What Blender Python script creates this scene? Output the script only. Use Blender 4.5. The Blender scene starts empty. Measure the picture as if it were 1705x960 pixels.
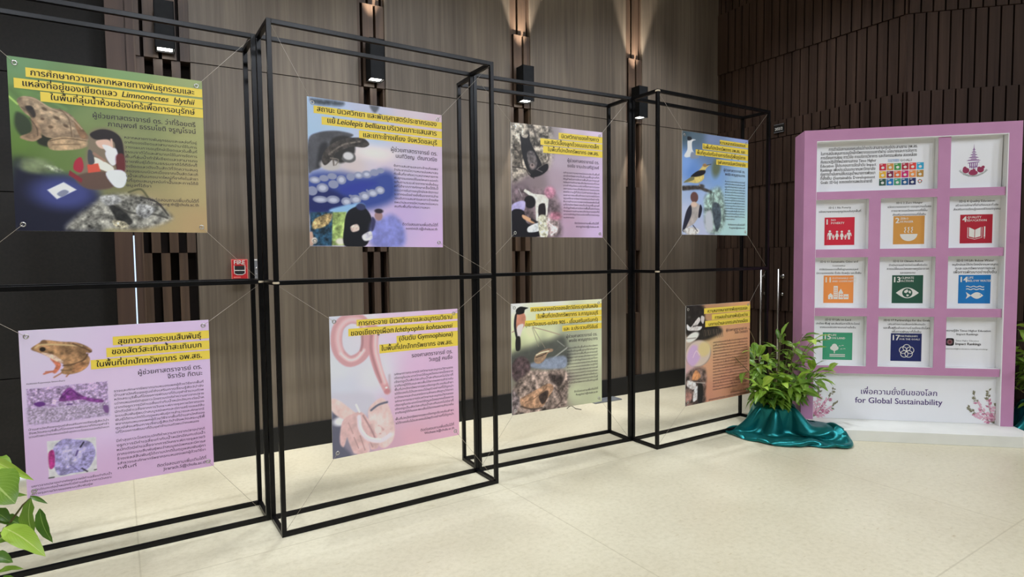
import bpy, bmesh, math, random
import numpy as np
from mathutils import Matrix, Vector
random.seed(7)
SC = bpy.context.scene
COL = SC.collection

# ---------------------------------------------------------------- camera, world, lights, exposure
cam_d = bpy.data.cameras.new('camera')
cam_d.sensor_width = 36.0; cam_d.sensor_fit = 'HORIZONTAL'
cam_d.lens = 1002.765 / 1705 * 36.0
cam_d.clip_start = .05; cam_d.clip_end = 60
cam = bpy.data.objects.new('camera', cam_d); COL.objects.link(cam)
_r = Vector((.83654571, -.54778785, -.01094311)); _u = Vector((.03793943, .03799051, .99855762)); _f = Vector((.546582, .83575427, -.05256356))
cam.matrix_world = Matrix(((_r.x, _u.x, -_f.x, -.622413), (_r.y, _u.y, -_f.y, -3.213613), (_r.z, _u.z, -_f.z, 1.333172), (0, 0, 0, 1)))
SC.camera = cam
SC.view_settings.view_transform = 'Standard'; SC.view_settings.look = 'None'
SC.view_settings.exposure = 0.0; SC.view_settings.gamma = 1.0
SC.view_settings.use_curve_mapping = False
world = bpy.data.worlds.new('world'); SC.world = world; world.use_nodes = True
world.node_tree.nodes['Background'].inputs[0].default_value = (.9, .95, 1, 1)
world.node_tree.nodes['Background'].inputs[1].default_value = .05
CEIL = 4.5
LAMP_W = 150.0
def ceiling_or_fill_spot(x, y, w, tilt=0.0, ang=110, soft=.09):
    l = bpy.data.lights.new('ceiling_or_fill_spot', 'SPOT'); l.energy = w; l.spot_size = math.radians(ang); l.spot_blend = .7
    l.shadow_soft_size = soft; l.color = (.82, .87, .965)
    o = bpy.data.objects.new('ceiling_or_fill_spot', l); o.location = (x, y, CEIL - .04); o.rotation_euler = (math.radians(tilt), 0, 0); COL.objects.link(o)
XS = (-2.1, -.28, 1.53, 3.34, 5.1)
for yy, ww, tilt, xs in ((-.26, 1.4, 0, XS[:4]), (.52, 1.05, 0, (-1.2, .62, 2.43, 3.7)), (-5.66, 2.75, 38, XS)):  # the row close to the back wall is added fill for the floor there
    for xx in xs:
        ceiling_or_fill_spot(xx, yy, LAMP_W * ww, tilt, 48 if yy > 0 else 110, .35 if yy < -4 else .09)  # far row is fill too, tilted to brighten posters and booth

# ---------------------------------------------------------------- helpers
def lin(c):
    return tuple(((v / 255) / 12.92 if v / 255 <= .04045 else ((v / 255 + .055) / 1.055) ** 2.4) for v in c)
def put(name, me, m=None, parent=None, loc=None, rot=None):
    o = bpy.data.objects.new(name, me); COL.objects.link(o)
    if m is not None and me is not None:
        for q in (m if isinstance(m, (list, tuple)) else (m,)): me.materials.append(q)
    if parent is not None: o.parent = parent
    if loc is not None: o.location = loc
    if rot is not None: o.rotation_euler = rot
    return o
def thing(name, label, cat, loc=(0, 0, 0), rz=0.0, group=None):
    o = bpy.data.objects.new(name, None); COL.objects.link(o); o.empty_display_size = .1
    o.location = loc; o.rotation_euler = (0, 0, rz)
    o['label'] = label; o['category'] = cat
    if group: o['group'] = group
    return o
def tag(o, label, cat, group=None):
    o['label'] = label; o['category'] = cat
    if group: o['group'] = group
    return o
def struct(o): o['kind'] = 'structure'; return o
class MB:
    def __init__(s): s.bm = bmesh.new()
    def box(s, a, b, mi=0, M=None):
        (x0, y0, z0), (x1, y1, z1) = a, b
        vs = [s.bm.verts.new(((x1 if i & 1 else x0), (y1 if i & 2 else y0), (z1 if i & 4 else z0))) for i in range(8)]
        if M is not None:
            for v in vs: v.co = M @ v.co
        for f in ((0, 2, 3, 1), (4, 5, 7, 6), (0, 1, 5, 4), (2, 6, 7, 3), (0, 4, 6, 2), (1, 3, 7, 5)):
            s.bm.faces.new([vs[i] for i in f]).material_index = mi
        return s
    def tube(s, pts, r0, r1=None, n=8, mi=0, cap=True):
        r1 = r0 if r1 is None else r1
        pts = [Vector(p) for p in pts]; rings = []
        for i, p in enumerate(pts):
            d = (pts[min(i + 1, len(pts) - 1)] - pts[max(i - 1, 0)]).normalized()
            a = d.cross(Vector((0, 0, 1)) if abs(d.z) < .9 else Vector((1, 0, 0))).normalized(); b = d.cross(a)
            r = r0 + (r1 - r0) * i / max(1, len(pts) - 1)
            rings.append([s.bm.verts.new(p + a * (r * math.cos(2 * math.pi * k / n)) + b * (r * math.sin(2 * math.pi * k / n))) for k in range(n)])
        for A, B in zip(rings, rings[1:]):
            for k in range(n):
                f = s.bm.faces.new((A[k], B[k], B[(k + 1) % n], A[(k + 1) % n])); f.smooth = True; f.material_index = mi
        if cap:
            s.bm.faces.new(rings[0]).material_index = mi; s.bm.faces.new(rings[-1][::-1]).material_index = mi
        return s
    def lathe(s, prof, n=24, mi=0, M=None):
        rings = []
        for r, z in prof:
            ring = []
            for k in range(n):
                co = Vector((r * math.cos(2 * math.pi * k / n), r * math.sin(2 * math.pi * k / n), z))
                ring.append(s.bm.verts.new(M @ co if M is not None else co))
            rings.append(ring)
        for A, B in zip(rings, rings[1:]):
            for k in range(n):
                f = s.bm.faces.new((A[k], A[(k + 1) % n], B[(k + 1) % n], B[k])); f.smooth = True; f.material_index = mi
        return s
    def flat(s, pts, y=0.0, mi=0):
        s.bm.faces.new([s.bm.verts.new((p[0], y, p[1])) for p in pts]).material_index = mi
        return s
    def disc(s, cx, cz, rx, y=0.0, rz=None, n=16, mi=0, a0=0, a1=2 * math.pi):
        rz = rx if rz is None else rz
        full = abs(a1 - a0 - 2 * math.pi) < 1e-6
        return s.flat([(cx + rx * math.cos(a0 + (a1 - a0) * k / (n if full else n - 1)), cz + rz * math.sin(a0 + (a1 - a0) * k / (n if full else n - 1))) for k in range(n)], y, mi)
    def stroke(s, pts, w, y=0.0, mi=0, closed=False, w1=None):
        P = [Vector((p[0], p[1])) for p in pts]; n = len(P); L = []; R = []
        for i in range(n):
            a = P[(i - 1) % n] if (closed or i > 0) else P[i]; b = P[(i + 1) % n] if (closed or i < n - 1) else P[i]
            d = (b - a).normalized(); q = Vector((-d.y, d.x)); ww = (w if w1 is None else w + (w1 - w) * i / (n - 1)) / 2
            L.append(s.bm.verts.new((P[i].x + q.x * ww, y, P[i].y + q.y * ww))); R.append(s.bm.verts.new((P[i].x - q.x * ww, y, P[i].y - q.y * ww)))
        for i in range(n if closed else n - 1):
            j = (i + 1) % n; s.bm.faces.new((L[i], R[i], R[j], L[j])).material_index = mi
        return s
    def ring(s, cx, cz, r, w, y=0.0, mi=0, n=20, rz=None):
        rz = rz or r
        return s.stroke([(cx + r * math.cos(2 * math.pi * k / n), cz + rz * math.sin(2 * math.pi * k / n)) for k in range(n)], w, y, mi, True)
    def mesh(s, name, bevel=0.0):
        if bevel: bmesh.ops.bevel(s.bm, geom=list(s.bm.edges), offset=bevel, segments=2, affect='EDGES', profile=.6)
        bmesh.ops.recalc_face_normals(s.bm, faces=s.bm.faces) if bevel else None
        me = bpy.data.meshes.new(name); s.bm.to_mesh(me); s.bm.free(); return me
    def build(s, name, m, parent=None, bevel=0.0, **k): return put(name, s.mesh(name, bevel), m, parent, **k)

# ---------------------------------------------------------------- materials
def mat(name, c, rough=.5, metal=0.0, spec=.5, emit=0.0, coat=0.0, sheen=0.0):
    m = bpy.data.materials.new(name); m.use_nodes = True; b = m.node_tree.nodes['Principled BSDF']
    b.inputs['Base Color'].default_value = (*lin(c), 1); b.inputs['Roughness'].default_value = rough
    b.inputs['Metallic'].default_value = metal; b.inputs['Specular IOR Level'].default_value = spec
    b.inputs['Coat Weight'].default_value = coat; b.inputs['Sheen Weight'].default_value = sheen
    if emit: b.inputs['Emission Color'].default_value = (*lin(c), 1); b.inputs['Emission Strength'].default_value = emit
    return m
def nod(m): return m.node_tree.nodes, m.node_tree.links, m.node_tree.nodes['Principled BSDF']
def ramp(N, stops):
    r = N.new('ShaderNodeValToRGB'); e = r.color_ramp.elements
    while len(e) < len(stops): e.new(.5)
    for q, (p, c) in zip(e, stops): q.position = p; q.color = (*lin(c), 1)
    return r
def wood(name, stops, scale, rough=.5, bump=.15, spec=.4, scale2=None, seed=0):
    m = mat(name, stops[0][1], rough, spec=spec); N, K, b = nod(m)
    tc = N.new('ShaderNodeTexCoord'); mp = N.new('ShaderNodeMapping'); mp.inputs['Scale'].default_value = scale; mp.inputs['Location'].default_value = (seed, seed * .7, 0)
    n1 = N.new('ShaderNodeTexNoise'); n1.inputs['Scale'].default_value = 1; n1.inputs['Detail'].default_value = 6; n1.inputs['Roughness'].default_value = .62; n1.inputs['Distortion'].default_value = .4
    mp2 = N.new('ShaderNodeMapping'); mp2.inputs['Scale'].default_value = scale2 or (scale[0] * .13, scale[1] * .13, scale[2] * .2)
    n2 = N.new('ShaderNodeTexNoise'); n2.inputs['Scale'].default_value = 1; n2.inputs['Detail'].default_value = 2
    mx = N.new('ShaderNodeMix'); mx.inputs[0].default_value = .42
    K.new(tc.outputs['Object'], mp.inputs[0]); K.new(tc.outputs['Object'], mp2.inputs[0]); K.new(mp.outputs[0], n1.inputs['Vector']); K.new(mp2.outputs[0], n2.inputs['Vector'])
    K.new(n1.outputs['Fac'], mx.inputs[2]); K.new(n2.outputs['Fac'], mx.inputs[3])
    r = ramp(N, stops); K.new(mx.outputs[0], r.inputs[0]); K.new(r.outputs[0], b.inputs['Base Color'])
    bp = N.new('ShaderNodeBump'); bp.inputs['Strength'].default_value = bump; bp.inputs['Distance'].default_value = .002
    K.new(n1.outputs['Fac'], bp.inputs['Height']); K.new(bp.outputs[0], b.inputs['Normal'])
    return m
def mottle(name, c0, c1, scale, rough=.5, spec=.5, bump=0.0, metal=0.0):
    m = mat(name, c0, rough, metal, spec); N, K, b = nod(m)
    tc = N.new('ShaderNodeTexCoord'); n1 = N.new('ShaderNodeTexNoise'); n1.inputs['Scale'].default_value = scale; n1.inputs['Detail'].default_value = 5
    r = ramp(N, ((.35, c0), (.65, c1))); K.new(tc.outputs['Object'], n1.inputs['Vector']); K.new(n1.outputs['Fac'], r.inputs[0]); K.new(r.outputs[0], b.inputs['Base Color'])
    if bump:
        bp = N.new('ShaderNodeBump'); bp.inputs['Strength'].default_value = bump; bp.inputs['Distance'].default_value = .002; K.new(n1.outputs['Fac'], bp.inputs['Height']); K.new(bp.outputs[0], b.inputs['Normal'])
    return m
def print_mat(name):
    m = mat(name, (200, 200, 200), .42, spec=.35); N, K, b = nod(m)
    a = N.new('ShaderNodeVertexColor'); a.layer_name = 'ink'; K.new(a.outputs[0], b.inputs['Base Color']); return m
PANEL = wood('taupe wood veneer', ((.30, (76, 67, 57)), (.5, (103, 92, 79)), (.68, (124, 112, 96))), (34, 34, .9), .45, .1)
SLAT = wood('brown slat wood', ((.3, (52, 40, 32)), (.5, (74, 58, 46)), (.7, (98, 78, 61))), (30, 30, 1.2), .45, .15)
DARKSLAT = wood('dark walnut slats', ((.3, (40, 29, 23)), (.5, (57, 43, 35)), (.7, (73, 56, 46))), (26, 26, 1.1), .65, .15, spec=.12, scale2=(9, 9, .25))
BACKING = mat('dark slat backing', (32, 25, 21), .8, spec=.2)
BROWNPANEL = wood('dark brown veneer', ((.3, (58, 42, 34)), (.5, (74, 56, 46)), (.7, (86, 66, 54))), (24, 24, .8), .5, .1)
BLACKDOOR = mottle('black leatherette', (27, 25, 23), (33, 30, 27), 60, .55, .3, .1)
BLACKBASE = mat('black skirting', (24, 24, 25), .5, spec=.3)
FRAME = mottle('black painted steel', (8, 8, 9), (13, 12, 13), 40, .3, .22)
PINK = mottle('pink painted board', (190, 135, 172), (195, 140, 177), 6, .55, .3)
WHITE = mat('white board', (236, 236, 236), .5, spec=.3)
CARD = mat('white printed card', (238, 238, 241), .45, spec=.35)
PLINTH = mottle('white painted plinth', (226, 226, 218), (234, 234, 226), 5, .5, .4)
YELLOW = mat('yellow title band', (248, 220, 88), .45, spec=.3)
INK = mat('black ink', (28, 22, 24), .5, spec=.3)
INKSOFT = mat('dark grey ink', (66, 54, 66), .5, spec=.3)
PURPLEINK = mat('purple ink', (74, 48, 110), .5, spec=.3)
STEEL = mat('brushed steel', (190, 188, 184), .3, metal=1.0)
STRING = mat('clear nylon line', (175, 165, 150), .4)
LENS = mat('lit lamp lens', (255, 250, 240), .3, emit=14.0)
HOUSING = mottle('anthracite lamp housing', (17, 18, 19), (22, 23, 24), 30, .6, .15)
RED = mat('red plastic', (196, 40, 46), .35); REDCOVER = mat('pale red cover edge', (226, 120, 112), .3)
GREYPL = mat('grey plastic', (120, 120, 122), .4); DARKPL = mat('dark plastic', (40, 40, 42), .4)
SIGNBLACK = mat('black sign plate', (18, 18, 18), .4); SIGNWHITE = mat('white sign letters', (225, 222, 215), .5)
PLATE = mottle('galvanised plate', (128, 132, 136), (150, 154, 158), 14, .45, .5, 0, .6)
POT = mottle('black nursery pot', (28, 28, 28), (36, 35, 34), 20, .6)
SOIL = mottle('potting soil', (48, 36, 26), (72, 56, 40), 60, .9, .2, .5)
STEM = mottle('green brown stem', (92, 96, 52), (120, 104, 66), 30, .6)
TWINE = mat('natural twine', (200, 185, 160), .8)
def leaf_mat(name, dark, light, vein):
    m = mat(name, dark, .38, spec=.45); N, K, b = nod(m)
    at = N.new('ShaderNodeAttribute'); at.attribute_name = 'leafuv'; sp = N.new('ShaderNodeSeparateXYZ'); K.new(at.outputs['Vector'], sp.inputs[0])
    tc = N.new('ShaderNodeTexCoord'); n1 = N.new('ShaderNodeTexNoise'); n1.inputs['Scale'].default_value = 6; K.new(tc.outputs['Object'], n1.inputs['Vector'])
    r = ramp(N, ((.32, dark), (.68, light))); K.new(n1.outputs['Fac'], r.inputs[0])
    ab = N.new('ShaderNodeMath'); ab.operation = 'ABSOLUTE'; K.new(sp.outputs[0], ab.inputs[0])
    mu = N.new('ShaderNodeMath'); mu.operation = 'MULTIPLY_ADD'; mu.inputs[1].default_value = -.55; K.new(ab.outputs[0], mu.inputs[0])  # slanted side veins
    K.new(sp.outputs[1], mu.inputs[2])
    ml = N.new('ShaderNodeMath'); ml.operation = 'MULTIPLY'; ml.inputs[1].default_value = 9; K.new(mu.outputs[0], ml.inputs[0])
    pp = N.new('ShaderNodeMath'); pp.operation = 'PINGPONG'; pp.inputs[1].default_value = .5; K.new(ml.outputs[0], pp.inputs[0])
    lt = N.new('ShaderNodeMath'); lt.operation = 'LESS_THAN'; lt.inputs[1].default_value = .05; K.new(pp.outputs[0], lt.inputs[0])
    mid = N.new('ShaderNodeMath'); mid.operation = 'LESS_THAN'; mid.inputs[1].default_value = .05; K.new(ab.outputs[0], mid.inputs[0])
    h = N.new('ShaderNodeMath'); h.operation = 'MULTIPLY'; h.inputs[1].default_value = .35; K.new(lt.outputs[0], h.inputs[0])
    mx = N.new('ShaderNodeMath'); mx.operation = 'MAXIMUM'; K.new(h.outputs[0], mx.inputs[0]); K.new(mid.outputs[0], mx.inputs[1])
    cm = N.new('ShaderNodeMix'); cm.data_type = 'RGBA'; K.new(mx.outputs[0], cm.inputs[0]); K.new(r.outputs[0], cm.inputs[6]); cm.inputs[7].default_value = (*lin(vein), 1)
    K.new(cm.outputs[2], b.inputs['Base Color'])
    tr = N.new('ShaderNodeBsdfTranslucent'); K.new(cm.outputs[2], tr.inputs[0]); ms = N.new('ShaderNodeMixShader'); ms.inputs[0].default_value = .3
    K.new(b.outputs[0], ms.inputs[1]); K.new(tr.outputs[0], ms.inputs[2]); K.new(ms.outputs[0], N['Material Output'].inputs[0])
    return m
LEAF = leaf_mat('green leaf', (92, 134, 40), (150, 184, 68), (180, 204, 116))
LEAFD = leaf_mat('dark green leaf', (66, 104, 36), (108, 146, 54), (144, 172, 92))
LEAFY = leaf_mat('young lime leaf', (150, 190, 60), (186, 214, 90), (205, 222, 130))
def satin_mat():
    m = mat('teal satin', (18, 116, 118), .30, spec=.6, sheen=.4); N, K, b = nod(m)
    b.inputs['Sheen Tint'].default_value = (*lin((120, 235, 225)), 1); b.inputs['Sheen Roughness'].default_value = .35
    b.inputs['Metallic'].default_value = .72; b.inputs['Anisotropic'].default_value = .4
    return m
SATIN = satin_mat()
def floor_mat():
    m = mat('cream polished floor', (226, 218, 194), .32, spec=.4); N, K, b = nod(m)
    tc = N.new('ShaderNodeTexCoord')
    n1 = N.new('ShaderNodeTexNoise'); n1.inputs['Scale'].default_value = 38; n1.inputs['Detail'].default_value = 8; n1.inputs['Roughness'].default_value = .7
    n2 = N.new('ShaderNodeTexNoise'); n2.inputs['Scale'].default_value = 1.1; n2.inputs['Detail'].default_value = 3
    K.new(tc.outputs['Object'], n1.inputs['Vector']); K.new(tc.outputs['Object'], n2.inputs['Vector'])
    r = ramp(N, ((.28, (202, 195, 172)), (.5, (215, 209, 187)), (.72, (222, 216, 196)))); K.new(n1.outputs['Fac'], r.inputs[0])
    r2 = ramp(N, ((.35, (240, 236, 226)), (.65, (255, 253, 246)))); K.new(n2.outputs['Fac'], r2.inputs[0])
    mm = N.new('ShaderNodeMix'); mm.data_type = 'RGBA'; mm.blend_type = 'MULTIPLY'; mm.inputs[0].default_value = 1; K.new(r.outputs[0], mm.inputs[6]); K.new(r2.outputs[0], mm.inputs[7])
    # dark hair-thin flecks and scratches
    mp = N.new('ShaderNodeMapping'); mp.inputs['Scale'].default_value = (16, 55, 1); mp.inputs['Rotation'].default_value = (0, 0, .6)
    n3 = N.new('ShaderNodeTexNoise'); n3.inputs['Scale'].default_value = 1; n3.inputs['Detail'].default_value = 4; K.new(tc.outputs['Object'], mp.inputs[0]); K.new(mp.outputs[0], n3.inputs['Vector'])
    r3 = ramp(N, ((.66, (255, 255, 255)), (.76, (228, 220, 204)))); K.new(n3.outputs['Fac'], r3.inputs[0])
    m3 = N.new('ShaderNodeMix'); m3.data_type = 'RGBA'; m3.blend_type = 'MULTIPLY'; m3.inputs[0].default_value = 1; K.new(mm.outputs[2], m3.inputs[6]); K.new(r3.outputs[0], m3.inputs[7])
    sp = N.new('ShaderNodeSeparateXYZ'); K.new(tc.outputs['Object'], sp.inputs[0]); ds = []
    for i, off in ((0, .59), (1, .345)):
        a = N.new('ShaderNodeMath'); a.operation = 'ADD'; a.inputs[1].default_value = off; K.new(sp.outputs[i], a.inputs[0])
        p = N.new('ShaderNodeMath'); p.operation = 'PINGPONG'; p.inputs[1].default_value = .9; K.new(a.outputs[0], p.inputs[0])
        l = N.new('ShaderNodeMath'); l.operation = 'LESS_THAN'; l.inputs[1].default_value = .0035; K.new(p.outputs[0], l.inputs[0]); ds.append(l)
    mx = N.new('ShaderNodeMath'); mx.operation = 'MAXIMUM'; K.new(ds[0].outputs[0], mx.inputs[0]); K.new(ds[1].outputs[0], mx.inputs[1])
    h = N.new('ShaderNodeMath'); h.operation = 'MULTIPLY'; h.inputs[1].default_value = .45; K.new(mx.outputs[0], h.inputs[0])
    cm = N.new('ShaderNodeMix'); cm.data_type = 'RGBA'; K.new(h.outputs[0], cm.inputs[0]); K.new(m3.outputs[2], cm.inputs[6]); cm.inputs[7].default_value = (*lin((172, 162, 132)), 1)
    K.new(cm.outputs[2], b.inputs['Base Color'])
    rr = N.new('ShaderNodeMapRange'); rr.inputs[3].default_value = .26; rr.inputs[4].default_value = .42; K.new(n2.outputs['Fac'], rr.inputs[0]); K.new(rr.outputs[0], b.inputs['Roughness'])
    return m
FLOOR = floor_mat()
WALLPAINT = mottle('pale grey wall', (196, 192, 186), (204, 200, 194), 3, .8, .2)
CEILPAINT = mottle('white ceiling', (232, 230, 224), (238, 236, 230), 3, .8, .2)

# ---------------------------------------------------------------- the room
WR = -.045                                    # the back wall's turn against the frames
WALL = Matrix.Translation((0, 1.155, 0)) @ Matrix.Rotation(WR, 4, 'Z')
WL, WRot = (0, 1.155, 0), (0, 0, WR)
TIERS = [.17, .775, 1.38, 1.985, 2.59, 3.19, 3.80, CEIL]
def slats(mb, x0, x1, front, back, tiers, pitch=.0985, w=.05, step=.012, mi=0, phase=0.0, wide=99):
    for k in range(len(tiers) - 1):
        off = (k % 2) * pitch / 2 + phase; up = step if k % 2 else 0.0
        n = int((x1 - x0) / pitch) + 2
        for i in range(-1, n):
            a = x0 + off + i * pitch; b = a + (w if k < wide else pitch * .8)
            a, b = max(a, x0), min(b, x1)
            if b - a > .008: mb.box((a, front + up, tiers[k] + (.003 if k else 0)), (b, back, tiers[k + 1]), mi)
fl = MB(); fl.box((-6, -9, -.1), (9, 4, 0)); struct(fl.build('floor', FLOOR))
ce = MB(); ce.box((-6, -9, CEIL), (9, 4, CEIL + .1)); struct(ce.build('ceiling', CEILPAINT))
bw = MB()
PAN = [(-.186, .895), (1.10, 2.178), (2.38, 3.44), (3.645, 4.70)]
for a, b in PAN:
    bw.box((a, 0, .16), (b, .12, 2.587)); bw.box((a, 0, 2.593), (b, .12, CEIL)); bw.box((a + .002, .008, 2.58), (b - .002, .11, 2.60), 1)
bw.box((-.49, .115, 0), (4.75, .14, CEIL), 1)
bw.box((-.49, -.004, 0), (-.482, .12, CEIL), 2)
ZONES = [(-.482, -.186)] + [(PAN[i][1], PAN[i + 1][0]) for i in range(3)]
for a, b in ZONES: slats(bw, a, b, .012, .116, TIERS, mi=2, phase=.043, wide=4)
struct(bw.build('wall_back', [PANEL, BACKING, SLAT], loc=WL, rot=WRot))
bb = MB(); bb.box((-.482, -.014, 0), (4.69, .01, .168)); struct(bb.build('baseboard_back', BLACKBASE, loc=WL, rot=WRot))
# brown door jamb and the recessed black doors at the left
jb = MB(); jb.box((-.632, 0, 0), (-.537, .34, CEIL)); jb.box((-.529, 0, 0), (-.49, .12, CEIL)); jb.box((-.537, .02, 1.5), (-.529, .12, CEIL)); jb.box((-.537, .02, 0), (-.529, .12, .9))
struct(jb.build('trim_1', BROWNPANEL, loc=WL, rot=WRot))
gl = MB(); gl.box((-.5365, .03, .92), (-.5295, .034, 1.49)); o = struct(gl.build('door_gap_glow', mat('daylight through door gap', (196, 222, 255), .5, emit=1.6), loc=WL, rot=WRot))  # emissive strip standing in for daylight in the crack
bd = MB()
zs = [.018, .62, 1.76, 2.48, 3.6, CEIL]
for x0, x1 in ((-1.72, -.64), (-2.82, -1.726), (-3.9, -2.826)):
    for z0, z1 in zip(zs, zs[1:]): bd.box((x0 + .003, .32, z0 + .003), (x1 - .003, .37, z1 - .003))
bd.box((-3.95, .372, 0.018), (-.62, .40, CEIL))
struct(bd.build('door_3', BLACKDOOR, loc=WL, rot=WRot, bevel=0))
gap = MB(); gap.box((-3.9, .319, 0.0), (-.64, .323, .017)); struct(gap.build('door_sill_glow', mat('daylight under the door', (214, 230, 255), .5, emit=1.5), loc=WL, rot=WRot))  # emissive strip at the door foot stands in for leaking daylight
# right wall with slats and the slatted double door, then the wall turned by 45 degrees
KX, KY = 4.685252, .944021
RROT = math.atan2(-.999, -.045)
RL = 1.84
RT = [0.0, .185, .79, 1.395, 2.0, 2.59, 3.19, 3.80, CEIL]
rw = MB()
rw.box((-.1, .055, 0), (RL + .03, .09, CEIL), 1)
slats(rw, 0, .055, 0, .056, RT, .084, .072, .01)
slats(rw, .055, 1.325, 0, .056, [2.435] + RT[5:], .084, .072, .01)
slats(rw, 1.325, RL, 0, .056, RT, .084, .072, .01)
struct(rw.build('wall_right', [DARKSLAT, BACKING], loc=(KX, KY, 0), rot=(0, 0, RROT)))
def pull_handle(parent, x):
    h = MB(); h.tube([(x, -.065, .22), (x, -.065, 1.19)], .011, n=12); h.tube([(x, -.065, 1.12), (x, .004, 1.12)], .008); h.tube([(x, -.065, .30), (x, .004, .30)], .008)
    h.lathe([(0, 0), (.02, 0), (.02, .008), (0, .008)], 12, M=Matrix.Translation((x, .002, 1.12)) @ Matrix.Rotation(math.pi / 2, 4, 'X'))
    return h.build('pull_handle', STEEL, parent)
for n, x0, x1, hx in (('door_1', .059, .687, .60), ('door_2', .693, 1.321, .79)):
    d = MB(); d.box((x0, .03, .008), (x1, .054, 2.428), 1)
    slats(d, x0, x1, 0, .04, [.008] + RT[1:5] + [2.428], .084, .072, .01)
    o = struct(d.build(n, [DARKSLAT, BACKING], loc=(KX, KY, 0), rot=(0, 0, RROT)))
    pull_handle(o, hx)
    lk = MB(); lk.lathe([(0, 0), (.014, 0), (.014, .012), (0, .012)], 12, M=Matrix.Translation((hx + (.0 if n == 'door_2' else -.0), .0, .95)) @ Matrix.Rotation(math.pi / 2, 4, 'X'))
    lk.build('lock_cylinder', STEEL, o)
R0 = Vector((-.045, -.999))
DX, DY = KX + R0.x * RL, KY + R0.y * RL
DROT = math.radians(-46)
dw = MB(); dw.box((-.02, .055, 0), (5.2, .09, CEIL), 1); slats(dw, 0, 5.2, 0, .056, RT, .084, .072, .01, phase=.02)
struct(dw.build('wall_diagonal', [DARKSLAT, BACKING], loc=(DX, DY, 0), rot=(0, 0, DROT)))
bb = MB(); bb.box((0, -.012, 0), (.055, .0, .17)); bb.box((1.325, -.012, 0), (RL - .004, .0, .17)); struct(bb.build('baseboard_right', BLACKBASE, loc=(KX, KY, 0), rot=(0, 0, RROT)))
bb = MB(); bb.box((.012, -.012, 0), (5.2, .0, .17)); struct(bb.build('baseboard_diagonal', BLACKBASE, loc=(DX, DY, 0), rot=(0, 0, DROT)))
w = MB(); w.box((-3.95, -9, 0), (-3.9, 1.9, CEIL)); struct(w.build('wall_left', WALLPAINT))
w = MB(); w.box((-4, -8.9, 0), (9, -8.8, CEIL)); struct(w.build('wall_front', WALLPAINT))
w = MB(); w.box((8.3, -9, 0), (8.4, -4.4, CEIL)); struct(w.build('wall_far_right', WALLPAINT))

# ---------------------------------------------------------------- lettering
TONES = '\u0e48\u0e49\u0e4a\u0e4b\u0e4c'; UPPER = '\u0e31\u0e34\u0e35\u0e36\u0e37\u0e47\u0e4d'
_dummy = bpy.data.materials.new('ink slot'); _dummy2 = bpy.data.materials.new('tone slot'); _dummy3 = bpy.data.materials.new('letter slot')
def raw_text(s, italic=False, res=3):
    """outline of one run at size 1 -> verts, faces (overlapping outlines of one letter need a hair of offset to fill)"""
    CO = []; FA = []; n0 = 0
    for pas in ((0, 1) if '\u0e2b' in s else (0,)):
        cu = bpy.data.curves.new('run', 'FONT'); cu.body = s; cu.size = 1; cu.resolution_u = res
        for q in (_dummy, _dummy2, _dummy3): cu.materials.append(q)
        if italic: cu.shear = .22
        if pas: cu.offset = .004
        for i, ch in enumerate(s):
            if ch == '\u0e2b': cu.body_format[i].material_index = 2
            elif ch in TONES and i and (s[i - 1] in UPPER or (i + 1 < len(s) and s[i + 1] == '\u0e33')): cu.body_format[i].material_index = 1
        o = bpy.data.objects.new('run', cu); COL.objects.link(o)
        bpy.context.view_layer.update()
        me = bpy.data.meshes.new_from_object(o.evaluated_get(bpy.context.evaluated_depsgraph_get()))
        n = len(me.vertices); co = np.zeros(n * 3); me.vertices.foreach_get('co', co); co = co.reshape(-1, 3)[:, :2].copy()
        up = set(); keep = []
        for p in me.polygons:
            if p.material_index == 1: up.update(p.vertices)
            if (p.material_index == 2) == bool(pas): keep.append(tuple(p.vertices))
        if up: co[list(up), 1] += .15
        used = sorted({i for f in keep for i in f}); mp = {v: k + n0 for k, v in enumerate(used)}
        CO.append(co[used]); FA += [tuple(mp[i] for i in f) for f in keep]; n0 += len(used)
        bpy.data.objects.remove(o); bpy.data.curves.remove(cu); bpy.data.meshes.remove(me)
    return np.vstack(CO), FA
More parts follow.
